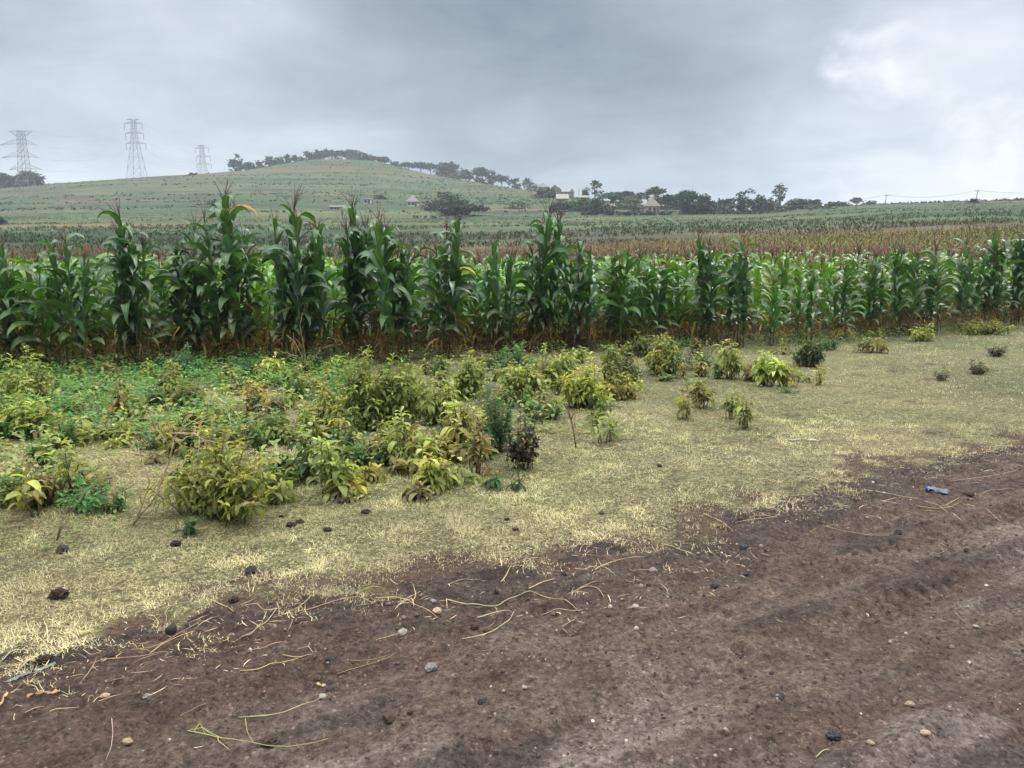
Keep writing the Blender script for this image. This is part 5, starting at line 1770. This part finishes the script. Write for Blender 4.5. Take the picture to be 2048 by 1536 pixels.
def far_tree(u, vt, vb, wpx, depth, kind, label, name='tree', col=(0.040, 0.066, 0.038), dens=1.0, trunk=True):
    fd = foot_depth(u, vb, depth)
    depth = fd * random.uniform(1.05, 1.12) if kind != 'hedge' else fd
    b0 = at_depth(u, vb, depth)
    p = Vector((b0.x, depth, min(b0.z, gz(b0.x, depth))))
    h = (at_depth(u, vt, depth).z - p.z) * (1.10 if vb > 372 else 1.38)
    w = wpx * depth / FPX * (1.32 if kind != 'hedge' else 1.0)
    root = empty(name, p)
    cr, tk = MB(), MB()
    lobes = []
    if kind == 'umbrella':
        nl = int(9 + w)
        for k in range(nl):
            a, q = random.uniform(0, 2 * PI), math.sqrt(random.random())
            lobes.append((math.cos(a) * q * w * 0.40, math.sin(a) * q * w * 0.40, h * (0.93 - 0.20 * q * q) - random.uniform(0, h * 0.16), w * 0.16, h * 0.062))
        ch = 0.66
    elif kind == 'slim':
        for k in range(12):
            t = random.random()
            a = random.uniform(0, 2 * PI)
            q = (0.35 + 0.25 * math.sin(PI * t)) * w * random.uniform(0.2, 1)
            lobes.append((math.cos(a) * q, math.sin(a) * q, h * (0.25 + 0.70 * t), w * 0.20, h * 0.085))
        ch = 0.7
    elif kind == 'open':
        for k in range(15):
            a, q = random.uniform(0, 2 * PI), math.sqrt(random.random())
            t = random.random()
            q2 = q * w * 0.42 * math.sqrt(max(0.05, 1 - (2 * t - 0.9) ** 2))
            lobes.append((math.cos(a) * q2, math.sin(a) * q2, h * (0.35 + 0.58 * t), w * 0.13, h * 0.075))
        ch = 0.6
    elif kind == 'hedge':
        for k in range(int(8 + w * 0.8)):
            lobes.append((random.uniform(-0.46, 0.46) * w, random.uniform(-0.6, 0.6) * h, h * random.uniform(0.2, 0.72), h * 0.35, h * 0.26))
        ch = 0.2
    else:
        for k in range(14):
            a, q = random.uniform(0, 2 * PI), math.sqrt(random.random())
            t = random.random()
            q2 = q * w * 0.40 * math.sqrt(max(0.08, 1 - (1.7 * t - 0.7) ** 2))
            lobes.append((math.cos(a) * q2, math.sin(a) * q2, h * (0.14 + 0.74 * t), w * 0.20, h * 0.13))
        ch = 0.4
    vol = 1.0
    for (lx, ly, lz, lr, lh) in lobes:
        sz0 = max(0.18, 0.0019 * depth)
        lr, lh = lr * 1.22, lh * 1.25
        n = int(max(16, min(190, 3.4 * dens * (lr * lr + 1.2 * lr * lh) / (sz0 * sz0))))
        d = RNG.normal(0, 1, (n, 3))
        d /= np.linalg.norm(d, axis=1, keepdims=True)
        d *= (RNG.uniform(0, 1, (n, 1)) ** 0.4)
        P = d * np.array([lr, lr, lh]) + np.array([lx, ly, max(lz, lh * 0.9)])
        hd = RNG.uniform(0, 2 * PI, n)
        L_ = sz0 * RNG.uniform(1.0, 2.1, n)
        k_ = RNG.uniform(0.72, 1.3)
        leaf_batch(cr, P, hd, RNG.uniform(-0.7, 0.9, n), RNG.uniform(0, 1, n), L_, L_ * RNG.uniform(0.5, 0.9, n), jit(np.array(col) * k_, n, 0.3, 0.08), 2, shape='lance', flatw=True, roll=RNG.uniform(-0.8, 0.8, n))
    if trunk and kind != 'hedge':
        r0 = max(0.10, h * 0.022)
        nt = 1 if kind in ('slim', 'round') else 2
        for k in range(nt):
            tx = random.uniform(-0.06, 0.06) * w
            tk.tube([(k * r0 * 2, 0, -0.3), (k * r0 * 2 + tx * 0.4, 0, h * 0.25), (tx, 0, h * ch)], [r0, r0 * 0.8, r0 * 0.5], 6)
            for (lx, ly, lz, lr, lh) in lobes[k::nt][:7]:
                z0 = min(h * ch, max(h * 0.2, lz - h * 0.25))
                f = z0 / (h * ch)
                tk.tube([(tx * f, 0, z0), ((tx * f + lx) / 2, ly / 2, (z0 + lz) / 2 - h * 0.02), (lx * 0.9, ly * 0.9, lz)], [r0 * 0.45, r0 * 0.32, r0 * 0.15], 4)
        tk.build('trunk', M_BARK, root)
    cr.build('crown', M_CROWN, root)
    tag(root, label, 'hedge' if kind == 'hedge' else ('bush' if name == 'bush' else 'tree'))
    return root


PALE = (0.075, 0.100, 0.060)
BLUEG = (0.050, 0.075, 0.060)
TREES = [
    (20, 350, 386, 46, 495, 'round', 'dark tree at the left border on the far slope'),
    (-12, 352, 386, 40, 500, 'round', 'dark tree cut by the left border on the far slope'),
    (64, 344, 384, 40, 495, 'round', 'tree behind the body of the widest pylon'),
    (42, 354, 384, 30, 505, 'round', 'tree between the left border trees and the widest pylon'),
    (-2, 436, 455, 22, 250, 'round', 'dark bush at the left border in the lower field', 'bush'),
    (388, 351, 364, 20, 470, 'round', 'dark round bush on the ridge below the smallest pylon', 'bush'),
    (470, 326, 343, 18, 510, 'round', 'first bush of the tree line on the left ridge', 'bush'),
    (479, 318, 341, 10, 515, 'slim', 'narrow pointed tree on the left ridge'),
    (497, 328, 339, 22, 525, 'round', 'low bush right of the narrow pointed tree', 'bush'),
    (519, 327, 336, 14, 530, 'round', 'little bush in the middle of the left ridge', 'bush'),
    (540, 320, 333, 18, 540, 'round', 'roundish tree on the left ridge, first of two'),
    (560, 321, 331, 22, 545, 'round', 'wide low tree on the left ridge, second of two'),
    (575, 315, 328, 7, 560, 'slim', 'thin twin stem tree below the hilltop'),
    (590, 315, 326, 7, 560, 'slim', 'thin tree right of the twin stem tree'),
    (604, 318, 325, 12, 565, 'round', 'low bush just left of the hilltop wood', 'bush'),
    (618, 309, 324, 18, 575, 'round', 'first tall tree of the hilltop wood'),
    (637, 309, 326, 24, 580, 'round', 'dark round crowned tree of the hilltop wood, left end'),
    (658, 307, 325, 30, 600, 'umbrella', 'flat crowned tree on the very top of the hill'),
    (683, 308, 325, 30, 600, 'umbrella', 'flat crowned tree right of the very top'),
    (706, 309, 326, 28, 600, 'umbrella', 'flat crowned tree in the middle of the hilltop wood'),
    (708, 314, 328, 18, 590, 'round', 'dark bush under the middle of the hilltop wood', 'bush'),
    (727, 312, 327, 26, 600, 'umbrella', 'flat crowned tree right of the middle of the hilltop wood'),
    (733, 316, 331, 18, 590, 'round', 'dark tree near the right end of the hilltop wood'),
    (747, 316, 328, 15, 595, 'umbrella', 'small umbrella tree standing clear at the right of the hilltop'),
    (766, 319, 333, 24, 590, 'umbrella', 'leaning wide tree just right of the hilltop'),
    (791, 327, 338, 18, 585, 'round', 'low tree on the right shoulder of the hill'),
    (812, 330, 343, 22, 580, 'umbrella', 'domed tree on the right shoulder of the hill'),
    (842, 331, 349, 28, 570, 'umbrella', 'wide umbrella tree at the start of the slope trees'),
    (862, 334, 350, 24, 570, 'umbrella', 'umbrella tree showing sky under its crown'),
    (890, 333, 356, 34, 560, 'round', 'big dark tree of the slope trees'),
    (912, 340, 359, 20, 555, 'slim', 'pointed tree at the right of the big slope tree'),
    (930, 347, 361, 22, 550, 'umbrella', 'low spreading tree before the gap in the slope trees'),
    (960, 346, 366, 34, 540, 'round', 'dense dark tree after the gap in the slope trees'),
    (982, 350, 368, 18, 530, 'round', 'dark tree right of the dense one'),
    (1003, 357, 371, 24, 520, 'umbrella', 'flat umbrella tree half way down the slope'),
    (1031, 360, 375, 18, 500, 'slim', 'slim tree before the loose crowned slope tree'),
    (1057, 358, 378, 20, 480, 'open', 'loose crowned tree next to the grey roofed house'),
    (1072, 371, 380, 14, 480, 'round', 'small dark tree touching the grey roofed house', 'bush'),
    # middle of the slope
    (858, 380, 394, 16, 340, 'round', 'small round tree above the biggest dark tree group', 'bush'),
    (882, 388, 432, 56, 262, 'round', 'biggest dark spreading tree at the foot of the hill'),
    (930, 412, 438, 78, 255, 'umbrella', 'low wide dark tree right of the biggest spreading tree'),
    (905, 400, 436, 50, 258, 'round', 'dark tree between the biggest and the low wide tree'),
    (760, 393, 410, 26, 330, 'round', 'tree right of the white block house on the slope'),
    (432, 402, 420, 34, 330, 'round', 'bluish bush on the left slope, larger of a pair', 'bush'),
    (400, 409, 422, 20, 330, 'round', 'bluish bush on the left slope, smaller of a pair', 'bush'),
    (347, 396, 406, 14, 360, 'round', 'small round bush high on the left slope', 'bush'),
    (340, 412, 424, 18, 330, 'round', 'faint bush low on the left slope', 'bush'),
    (1036, 404, 428, 40, 270, 'open', 'sparse pale tree alone in the green slope'),
    (1034, 387, 396, 12, 400, 'round', 'tiny pale bush on the green slope', 'bush'),
    # the village
    (1096, 374, 406, 34, 330, 'round', 'dark round tree in front of the grey roofed house'),
    (1120, 406, 432, 36, 275, 'round', 'leafy tree at the left end of the long dark hedge'),
    (1150, 402, 430, 34, 280, 'round', 'pale leafed tree behind the left part of the long hedge'),
    (1175, 398, 430, 30, 282, 'round', 'tree with mottled leaves behind the long hedge'),
    (1170, 380, 396, 12, 330, 'round', 'small tree on the village skyline beside the pole', 'bush'),
    (1189, 364, 400, 26, 320, 'open', 'tall airy tree above the village'),
    (1195, 398, 436, 44, 272, 'round', 'big dark domed tree over the long hedge'),
    (1215, 386, 425, 36, 300, 'round', 'dense dark tree left of the small kiosk'),
    (1232, 384, 414, 40, 310, 'umbrella', 'flat crowned tree behind the small kiosk'),
    (1258, 396, 430, 36, 285, 'round', 'pale bushy tree right of the small kiosk'),
    (1255, 386, 412, 32, 320, 'round', 'dark tree on the skyline above the kiosk trees'),
    (1275, 402, 430, 34, 280, 'open', 'feathery pale tree left of the pyramid roofed house'),
    (1282, 388, 415, 30, 315, 'umbrella', 'dark umbrella tree left above the pyramid roofed house'),
    (1310, 376, 412, 28, 310, 'umbrella', 'tall umbrella tree rising above the pyramid roofed house'),
    (1312, 394, 424, 34, 300, 'round', 'dark tree right behind the pyramid roofed house'),
    (1340, 390, 430, 42, 290, 'round', 'dark tree right of the pyramid roofed house'),
    (1372, 386, 434, 44, 285, 'round', 'big dark tree at the right end of the hedge'),
    (1408, 392, 435, 46, 280, 'round', 'big dark flat tree behind the transformer poles'),
    (1445, 401, 433, 34, 285, 'round', 'dark tree between the transformer poles and the lone field tree'),
    (1459, 398, 416, 14, 300, 'slim', 'small pointed tree left of the lone field tree'),
    (1495, 384, 435, 54, 225, 'open', 'lone twin stemmed tree standing in the field'),
    (1530, 403, 428, 40, 290, 'round', 'grey green tree right of the lone field tree'),
    (1558, 371, 424, 32, 280, 'open', 'tallest slender tree on the right skyline'),
    (1590, 397, 423, 32, 285, 'round', 'dark tree right of the tallest slender tree'),
    (1617, 401, 421, 28, 285, 'round', 'round tree on the right skyline'),
    (1633, 401, 418, 10, 285, 'slim', 'narrow tree right of the round skyline tree'),
    (1676, 403, 416, 34, 285, 'round', 'wide low tree on the right skyline'),
    (1713, 396, 412, 20, 290, 'umbrella', 'umbrella tree near the right end of the tree line'),
    (1738, 403, 411, 24, 290, 'round', 'last low tree of the right tree line'),
    (1948, 400, 411, 26, 245, 'open', 'sparse bush under the right skyline pole', 'bush'),
    (2010, 399, 404, 12, 270, 'round', 'tiny bush on the right skyline', 'bush'),
    (2040, 398, 404, 18, 270, 'open', 'thin tuft of bushes at the right border of the skyline', 'bush'),
]
for t_ in TREES:
    nm = t_[7] if len(t_) > 7 else 'tree'
    colr_ = PALE if 'pale' in t_[6] or 'feathery' in t_[6] or 'mottled' in t_[6] or 'grey green' in t_[6] else (BLUEG if 'bluish' in t_[6] else (0.028, 0.046, 0.029))
    far_tree(*t_[:7], name=nm, col=colr_, dens=0.8 if t_[5] == 'open' else 1.3)
far_tree(1230, 421, 434, 232, 262, 'hedge', 'long dark clipped hedge along the foot of the village', name='hedge', col=(0.026, 0.038, 0.028), dens=2.2)
far_tree(1300, 406, 423, 340, 285, 'hedge', 'dense undergrowth of the village trees behind the long hedge', name='hedge', col=(0.036, 0.056, 0.036), dens=1.1)
far_tree(1545, 418, 428, 120, 290, 'hedge', 'low hedge along the top of the right field', name='hedge', col=(0.040, 0.060, 0.036), dens=1.5)
far_tree(1610, 407, 421, 230, 300, 'hedge', 'thick dark brush under the right tree line', name='hedge', col=(0.034, 0.052, 0.033), dens=1.2)
far_tree(1430, 410, 431, 130, 290, 'hedge', 'dark brush between the transformer poles and the lone field tree', name='hedge', col=(0.034, 0.052, 0.033), dens=1.2)
far_tree(1650, 412, 419, 110, 285, 'hedge', 'thin hedge under the round skyline tree', name='hedge', col=(0.040, 0.060, 0.036), dens=1.5)
far_tree(682, 318, 327, 130, 598, 'hedge', 'thick undergrowth beneath the hilltop wood', name='hedge', col=(0.036, 0.058, 0.034), dens=1.6)
far_tree(905, 352, 358, 110, 555, 'hedge', 'undergrowth beneath the big slope trees', name='hedge', col=(0.036, 0.058, 0.034), dens=1.4)
far_tree(520, 334, 338, 90, 530, 'hedge', 'low scrub line along the left ridge', name='hedge', col=(0.045, 0.068, 0.040), dens=1.2)
far_tree(690, 344, 348, 90, 520, 'hedge', 'dark hedge row high on the hillside', name='hedge', col=(0.05, 0.075, 0.045), dens=1.0)
far_tree(880, 431, 440, 110, 250, 'hedge', 'scrubby hedge at the foot of the biggest dark trees', name='hedge', col=(0.05, 0.072, 0.04), dens=1.3)

# ------------------------------------------------------------------ houses
M_WALLS = {'white': solid_mat('white_wall', (0.42, 0.41, 0.40), (0.33, 0.32, 0.31), 1.5, 0.9), 'cream': solid_mat('cream_wall', (0.34, 0.29, 0.20), (0.27, 0.23, 0.17), 1.5, 0.9),
           'pink': solid_mat('pink_wall', (0.24, 0.185, 0.155), (0.19, 0.15, 0.13), 1.5, 0.9), 'grey': solid_mat('grey_wall', (0.34, 0.33, 0.31), (0.25, 0.24, 0.23), 1.5, 0.9)}
M_ROOFS = {'grey': solid_mat('grey_roof', (0.14, 0.135, 0.14), (0.10, 0.10, 0.105), 2, 0.7), 'pale': solid_mat('pale_roof', (0.20, 0.20, 0.20), (0.16, 0.155, 0.15), 2, 0.8),
           'tan': solid_mat('tan_roof', (0.19, 0.155, 0.13), (0.15, 0.12, 0.10), 2, 0.8), 'thatch': solid_mat('beige_roof', (0.150, 0.138, 0.118), (0.115, 0.105, 0.092), 2, 0.85)}
M_PANE = solid_mat('dark_window', (0.04, 0.045, 0.05), (0.03, 0.03, 0.035), 2, 0.2, 0.5)
M_DOOR = solid_mat('house_door', (0.13, 0.09, 0.07), (0.09, 0.06, 0.05), 2, 0.6)


def house(u, vb, wpx, depth, wall_h, roof_h, kind, wm, rm_, label, nwin=2, deep=6.0, rz=0.0, chim=False):
    d0 = depth
    depth = foot_depth(u, vb, depth)
    wall_h, roof_h = wall_h * depth / d0, roof_h * depth / d0
    b0 = at_depth(u, vb, depth)
    w = wpx * depth / FPX
    root = empty('house', (b0.x, depth, b0.z), rz)
    m = MB()
    m.box((-w / 2, -deep / 2, -2.5), (w / 2, deep / 2, wall_h))
    if kind == 'gable_front':
        m.add([(-w / 2, -deep / 2 + 0.02, wall_h), (w / 2, -deep / 2 + 0.02, wall_h), (0, -deep / 2 + 0.02, wall_h + roof_h * 0.97), (-w / 2, deep / 2 - 0.02, wall_h), (w / 2, deep / 2 - 0.02, wall_h), (0, deep / 2 - 0.02, wall_h + roof_h * 0.97)],
              t=[(0, 1, 2), (4, 3, 5)])
    m.build('wall', M_WALLS[wm], root, smooth=False)
    r_ = MB()
    o = 0.45
    x0, x1, y0, y1 = -w / 2 - o, w / 2 + o, -deep / 2 - o, deep / 2 + o
    zb, zt, th = wall_h - 0.05, wall_h + roof_h, 0.12
    if kind == 'pyramid':
        V = [(x0, y0, zb), (x1, y0, zb), (x1, y1, zb), (x0, y1, zb), (0, 0, zt)]
        r_.add(V, q=[(3, 2, 1, 0)], t=[(0, 1, 4), (1, 2, 4), (2, 3, 4), (3, 0, 4)])
    elif kind == 'gable_side':
        V = [(x0, y0, zb), (x1, y0, zb), (x1, y1, zb), (x0, y1, zb), (x0, 0, zt), (x1, 0, zt)]
        r_.add(V, q=[(3, 2, 1, 0), (0, 1, 5, 4), (2, 3, 4, 5)], t=[(0, 4, 3), (1, 2, 5)])
    elif kind == 'gable_front':
        for sgn in (-1, 1):
            e_ = w / 2 + o
            ze = wall_h - roof_h * o / (w / 2)
            V = [(0, y0, zt), (sgn * e_, y0, ze), (sgn * e_, y1, ze), (0, y1, zt)]
            V2 = [(a, b_, c + th) for a, b_, c in V]
            r_.add(V + V2, q=[(0, 1, 2, 3), (7, 6, 5, 4), (0, 4, 5, 1), (1, 5, 6, 2), (2, 6, 7, 3)])
    else:
        V = [(x0, y0, zb), (x1, y0, zb), (x1, y1, zb + roof_h), (x0, y1, zb + roof_h)]
        V2 = [(a, b_, c + th) for a, b_, c in V]
        r_.add(V + V2, q=[(3, 2, 1, 0), (4, 5, 6, 7), (0, 1, 5, 4), (1, 2, 6, 5), (2, 3, 7, 6), (3, 0, 4, 7)])
    ro = r_.build('roof', M_ROOFS[rm_], root, smooth=False)
    if chim:
        c = MB()
        c.box((w * 0.26, -0.6, wall_h - 0.2), (w * 0.26 + 1.7, 1.2, wall_h + roof_h + 0.8))
        c.box((w * 0.26 + 0.4, -0.2, wall_h + roof_h + 0.8), (w * 0.26 + 1.2, 0.8, wall_h + roof_h + 1.5))
        c.build('chimney', M_WALLS[wm], ro, smooth=False)
    for k in range(nwin):
        xc = -w / 2 + w * (k + 0.7) / (nwin + 0.9)
        wmb = MB()
        wmb.box((xc - 0.45, -deep / 2 - 0.05, wall_h * 0.40), (xc + 0.45, -deep / 2 + 0.05, wall_h * 0.80))
        wmb.build('window', M_PANE, root, smooth=False)
    d = MB()
    xc = w * 0.36
    d.box((xc - 0.42, -deep / 2 - 0.05, -1.0), (xc + 0.42, -deep / 2 + 0.05, min(2.0, wall_h * 0.82)))
    d.build('door', M_DOOR, root, smooth=False)
    tag(root, label, 'house')
    return root


house(1086, 380, 24, 455, 1.4, 2.6, 'pyramid', 'grey', 'grey', 'house with a steep dark grey roof on the village skyline')
house(1109, 384, 15, 430, 1.6, 1.9, 'gable_front', 'pink', 'pale', 'pale gabled house right of the steep dark grey roof', nwin=1, deep=5)
house(1117, 386, 8, 415, 1.5, 1.2, 'gable_front', 'pink', 'grey', 'small narrow gabled annex with a dark gable', nwin=1, deep=4)
house(1133, 390, 28, 410, 1.3, 0.3, 'shed', 'pink', 'tan', 'long flat tan building with a square chimney block', nwin=3, chim=True)
house(1124, 414, 20, 318, 3.0, 2.0, 'gable_side', 'pink', 'pale', 'pink house with a pale roof half hidden behind the left village trees')
house(1166, 412, 13, 315, 3.0, 1.2, 'shed', 'pink', 'tan', 'small pinkish house in the middle of the village trees', nwin=1, deep=4)
house(1216, 427, 20, 282, 2.3, 1.1, 'gable_side', 'cream', 'tan', 'small kiosk with a tan roof just above the long hedge', nwin=3, deep=4)
house(1213, 420, 9, 300, 3.2, 0.8, 'shed', 'white', 'pale', 'little white house behind the kiosk', nwin=1, deep=4)
house(1303, 428, 25, 272, 2.4, 3.3, 'pyramid', 'cream', 'thatch', 'cream walled house with a tall beige pyramid roof')
house(1284, 424, 16, 300, 2.4, 2.4, 'pyramid', 'grey', 'pale', 'house with a pale roof behind the pyramid roofed house', nwin=1)
house(735, 411, 13, 330, 2.4, 0.5, 'shed', 'white', 'pale', 'small white block house alone on the slope', nwin=1, deep=4)
house(826, 416, 20, 310, 2.2, 2.8, 'pyramid', 'white', 'grey', 'white walled hut with a grey roof left of the biggest dark tree')
house(858, 418, 12, 300, 3.6, 0.4, 'shed', 'white', 'grey', 'white shed against the biggest dark tree', nwin=1, deep=4)
house(673, 422, 20, 330, 1.5, 0.7, 'gable_side', 'grey', 'grey', 'faint greyish house low on the slope behind the maize tassels', nwin=2)

# ------------------------------------------------------------------ pylons, poles and wires
M_STEEL = solid_mat('galvanised_steel', (0.17, 0.175, 0.18), (0.13, 0.135, 0.14), 1, 0.55, 0.4, metal=0.0)
M_INS = solid_mat('insulator', (0.16, 0.17, 0.18), (0.12, 0.12, 0.13), 1, 0.4, 0.4)
M_WOODP = solid_mat('pole_wood', (0.17, 0.15, 0.13), (0.12, 0.10, 0.09), 1, 0.8)
M_WIRE = solid_mat('wire', (0.10, 0.10, 0.105), (0.08, 0.08, 0.08), 1, 0.6)


def pylon(u, vtop, vbase, depth, spec, label, bw, waist, topw, th=0.20, rz=0.0):
    """spec: list of (photo y, left x, right x, y of the root) cross-arms, top one first."""
    b0 = at_depth(u, vbase, depth)
    k = depth / FPX
    root = empty('pylon', (b0.x, depth, b0.z), rz)
    Hh = (vbase - vtop) * k
    zs = lambda v: (vbase - v) * k
    wv, ww_ = zs(waist[0]), waist[1] * k / 2
    bw2, tw2 = bw * k / 2, topw * k / 2

    def half(z):
        if z < wv:
            return bw2 + (ww_ - bw2) * z / wv
        return ww_ + (tw2 - ww_) * (z - wv) / max(0.01, Hh - wv)
    m = MB()
    levels = [0]
    z = 0
    while z < Hh - 0.6:
        z = min(Hh, z + max(1.6, half(z) * 1.7))
        levels.append(z)
    for sx, sy in ((-1, -1), (1, -1), (1, 1), (-1, 1)):
        for a, c in zip(levels[:-1], levels[1:]):
            m.bar((sx * half(a), sy * half(a), a - (1 if a == 0 else 0)), (sx * half(c), sy * half(c), c), th * 1.15)
    for a, c in zip(levels[:-1], levels[1:]):
        ha, hc = half(a), half(c)
        ca = [(-ha, -ha), (ha, -ha), (ha, ha), (-ha, ha)]
        cc_ = [(-hc, -hc), (hc, -hc), (hc, hc), (-hc, hc)]
        for q in range(4):
            p_, n_ = ca[q], ca[(q + 1) % 4]
            p2_, n2_ = cc_[q], cc_[(q + 1) % 4]
            m.bar((*p_, a), (*n2_, c), th * 0.62)
            m.bar((*n_, a), (*p2_, c), th * 0.62)
            m.bar((*p2_, c), (*n2_, c), th * 0.55)
    m.build('tower_body', M_STEEL, root, smooth=False)
    ends = []
    for (va, ul, ur, drop, tip_up, string) in spec:
        za = zs(va)
        hb = half(za)
        am, im = MB(), MB()
        am.bar((-hb, 0, za), (hb, 0, za), th * 0.5)
        for sx in (-hb, hb):
            am.bar((sx, -hb, za), (sx, hb, za), th * 0.5)
        for ux in (ul, ur):
            xe = (ux - u) * k
            zt_ = za + tip_up * k
            for sy in (-1, 1):
                m0 = (math.copysign(hb, xe), sy * hb)
                am.bar((*m0, za), (xe, 0, zt_), th * 0.7)
                am.bar((*m0, za + drop * k), (xe, 0, zt_), th * 0.7)
                for f in (0.3, 0.6):
                    lo = np.array([*m0, za]) * (1 - f) + np.array([xe, 0, zt_]) * f
                    hi = np.array([*m0, za + drop * k]) * (1 - f) + np.array([xe, 0, zt_]) * f
                    am.bar(lo, hi, th * 0.45)
            if string:
                im.tube([(xe, 0, zt_), (xe, 0, zt_ - string * k)], th * 0.8, 6)
                ends.append((root, xe, zt_ - string * k))
            else:
                ends.append((root, xe, zt_))
        am.build('crossarm', M_STEEL, root, smooth=False)
        if im.v:
            im.build('insulators', M_INS, root, smooth=False)
    tag(root, label, 'pylon', 'power pylons on the far slope')
    return ends, root


e1, r1 = pylon(57, 271, 432, 394, [(271.5, 34, 65 + 14, -12, 0, 0), (294, 13, 85, 8, -4, 0), (318, 15, 88, 8, -4, 0), (341, 28, 92, 7, -3, 0)],
               'nearest and widest lattice pylon with drooping arms at the left', 46, (345, 16), 9, th=0.18)
e2, r2 = pylon(275, 247, 362, 550, [(247.5, 261, 286, 2, 0.5, 0), (254, 257, 291, 3, 0, 11), (272.5, 258, 293, 3, 0, 12), (291.5, 258, 296, 3, 0, 12)],
               'tall lattice pylon in the middle with hanging insulator strings', 30, (285, 10), 6, th=0.21)
e3, r3 = pylon(408.5, 296, 385, 690, [(297, 400, 417, 2, 0.5, 0), (301.5, 396, 422, 2.5, 0, 9), (317, 397, 424, 2.5, 0, 10), (331.5, 397, 425, 2.5, 0, 10)],
               'smallest farthest lattice pylon behind the ridge', 24, (325, 8), 5, th=0.21)


def wire(a, b_, sag, r, label, name='power_cable', group=None):
    a, b_ = np.array(a), np.array(b_)
    t = np.linspace(0, 1, 24)
    P = a[None] * (1 - t)[:, None] + b_[None] * t[:, None]
    P[:, 2] -= sag * 4 * t * (1 - t)
    m = MB()
    m.tube(P - a, r, 4)
    o = m.build(name, M_WIRE, loc=a)
    tag(o, label, 'cable', group)


def endp(e):
    return tuple(np.array(e[0].location) + np.array([e[1], 0, e[2]]))


lvl = ['top', 'upper', 'middle', 'lower']
for k in range(8):
    side = 'left' if k % 2 == 0 else 'right'
    wire(endp(e1[k]), endp(e2[k]), 6, 0.022, f'thin cable from the widest to the tall pylon, {lvl[k // 2]} arm, {side} tip', group='cables between the pylons')
    wire(endp(e2[k]), endp(e3[k]), 5, 0.022, f'thin cable from the tall to the smallest pylon, {lvl[k // 2]} arm, {side} tip', group='cables between the pylons')


def pole(u, vt, vb, depth, label, lean=0.0, arm=0.0, name='utility_pole'):
    b0 = at_depth(u, vb, depth)
    top = at_depth(u + lean, vt, depth)
    zb = min(b0.z, gz(b0.x, depth)) - 0.5
    root = empty(name, (b0.x, depth, zb))
    m = MB()
    m.tube([(0, 0, 0), (top.x - b0.x, 0, top.z - zb)], [0.15, 0.11], 7)
    m.build('post', M_WOODP, root)
    if arm:
        am = MB()
        am.box((top.x - b0.x - arm / 2, -0.07, top.z - zb - 0.45), (top.x - b0.x + arm / 2, -0.165 - 0.02, top.z - zb - 0.30))
        am.build('crossarm', M_WOODP, root, smooth=False)
        im = MB()
        for sx in (-1, 1):
            im.tube([(top.x - b0.x + sx * arm * 0.45, -0.13, top.z - zb - 0.30), (top.x - b0.x + sx * arm * 0.45, -0.13, top.z - zb - 0.08)], 0.05, 6)
        im.build('insulators', M_INS, root)
    tag(root, label, 'utility pole', 'utility poles')
    return root, Vector(top)


p1, t1 = pole(1770, 389, 414, 300, 'thin leaning utility pole on the right skyline, nearer the tree line', 3, 1.6)
p2_, t2 = pole(1952, 380, 408, 285, 'thin leaning utility pole on the right skyline above the sparse bush', 3, 1.6)
p3_, t3 = pole(1158, 378, 396, 330, 'thin pole on the village skyline left of the tall airy tree', 0, 0)
p4_, t4 = pole(1420, 404, 437, 268, 'left pole of the pair carrying the white transformer', 0, 1.4)
p5_, t5 = pole(1426, 404, 437, 268.4, 'right pole of the pair carrying the white transformer', 0, 0)
p6_, t6 = pole(1601 + 600, 372, 402, 285, 'utility pole outside the right border', 3, 1.6)
tb = MB()
tb.box((-0.55, -0.4, 0), (0.55, 0.4, 1.2))
for sx in (-0.3, 0, 0.3):
    tb.tube([(sx, 0, 1.2), (sx, 0, 1.5)], 0.08, 6)
tfp = at_depth(1423, 428, 267.6)
tag(tb.build('transformer', M_WALLS['white'], smooth=False, loc=tfp), 'white transformer box mounted between the paired poles', 'transformer')
for sx, nm in ((-0.7, 'far'), (0.7, 'near')):
    wire(t1 + Vector((sx, 0, -0.1)), t2 + Vector((sx, 0, -0.1)), 1.6, 0.022, f'sagging wire between the two skyline poles, {nm} side of the crossarm', 'wire', 'wires on the right skyline')
    wire(t2 + Vector((sx, 0, -0.1)), t6 + Vector((sx, 0, -0.1)), 1.6, 0.022, f'wire leaving the right skyline pole towards the border, {nm} side', 'wire', 'wires on the right skyline')
    wire(t1 + Vector((sx, 0, -0.1)), t4 + Vector((sx * 0.6, 0, -0.1)), 2.5, 0.022, f'wire from the skyline pole to the transformer poles, {nm} side', 'wire', 'wires on the right skyline')
hm = MB()
hm.box((-2700, -2700, -14), (2700, 2700, 118))
mh, N, L = new_mat('haze')
pv = N.new('ShaderNodeVolumePrincipled')
pv.inputs['Color'].default_value = (0.78, 0.89, 1.0, 1)
pv.inputs['Density'].default_value = 0.00030
pv.inputs['Anisotropy'].default_value = 0.2
out = N.new('ShaderNodeOutputMaterial')
L.new(pv.outputs[0], out.inputs['Volume'])
tag(hm.build('haze', mh, smooth=False), 'pale blue haze that veils the far slopes', 'haze', kind='stuff')
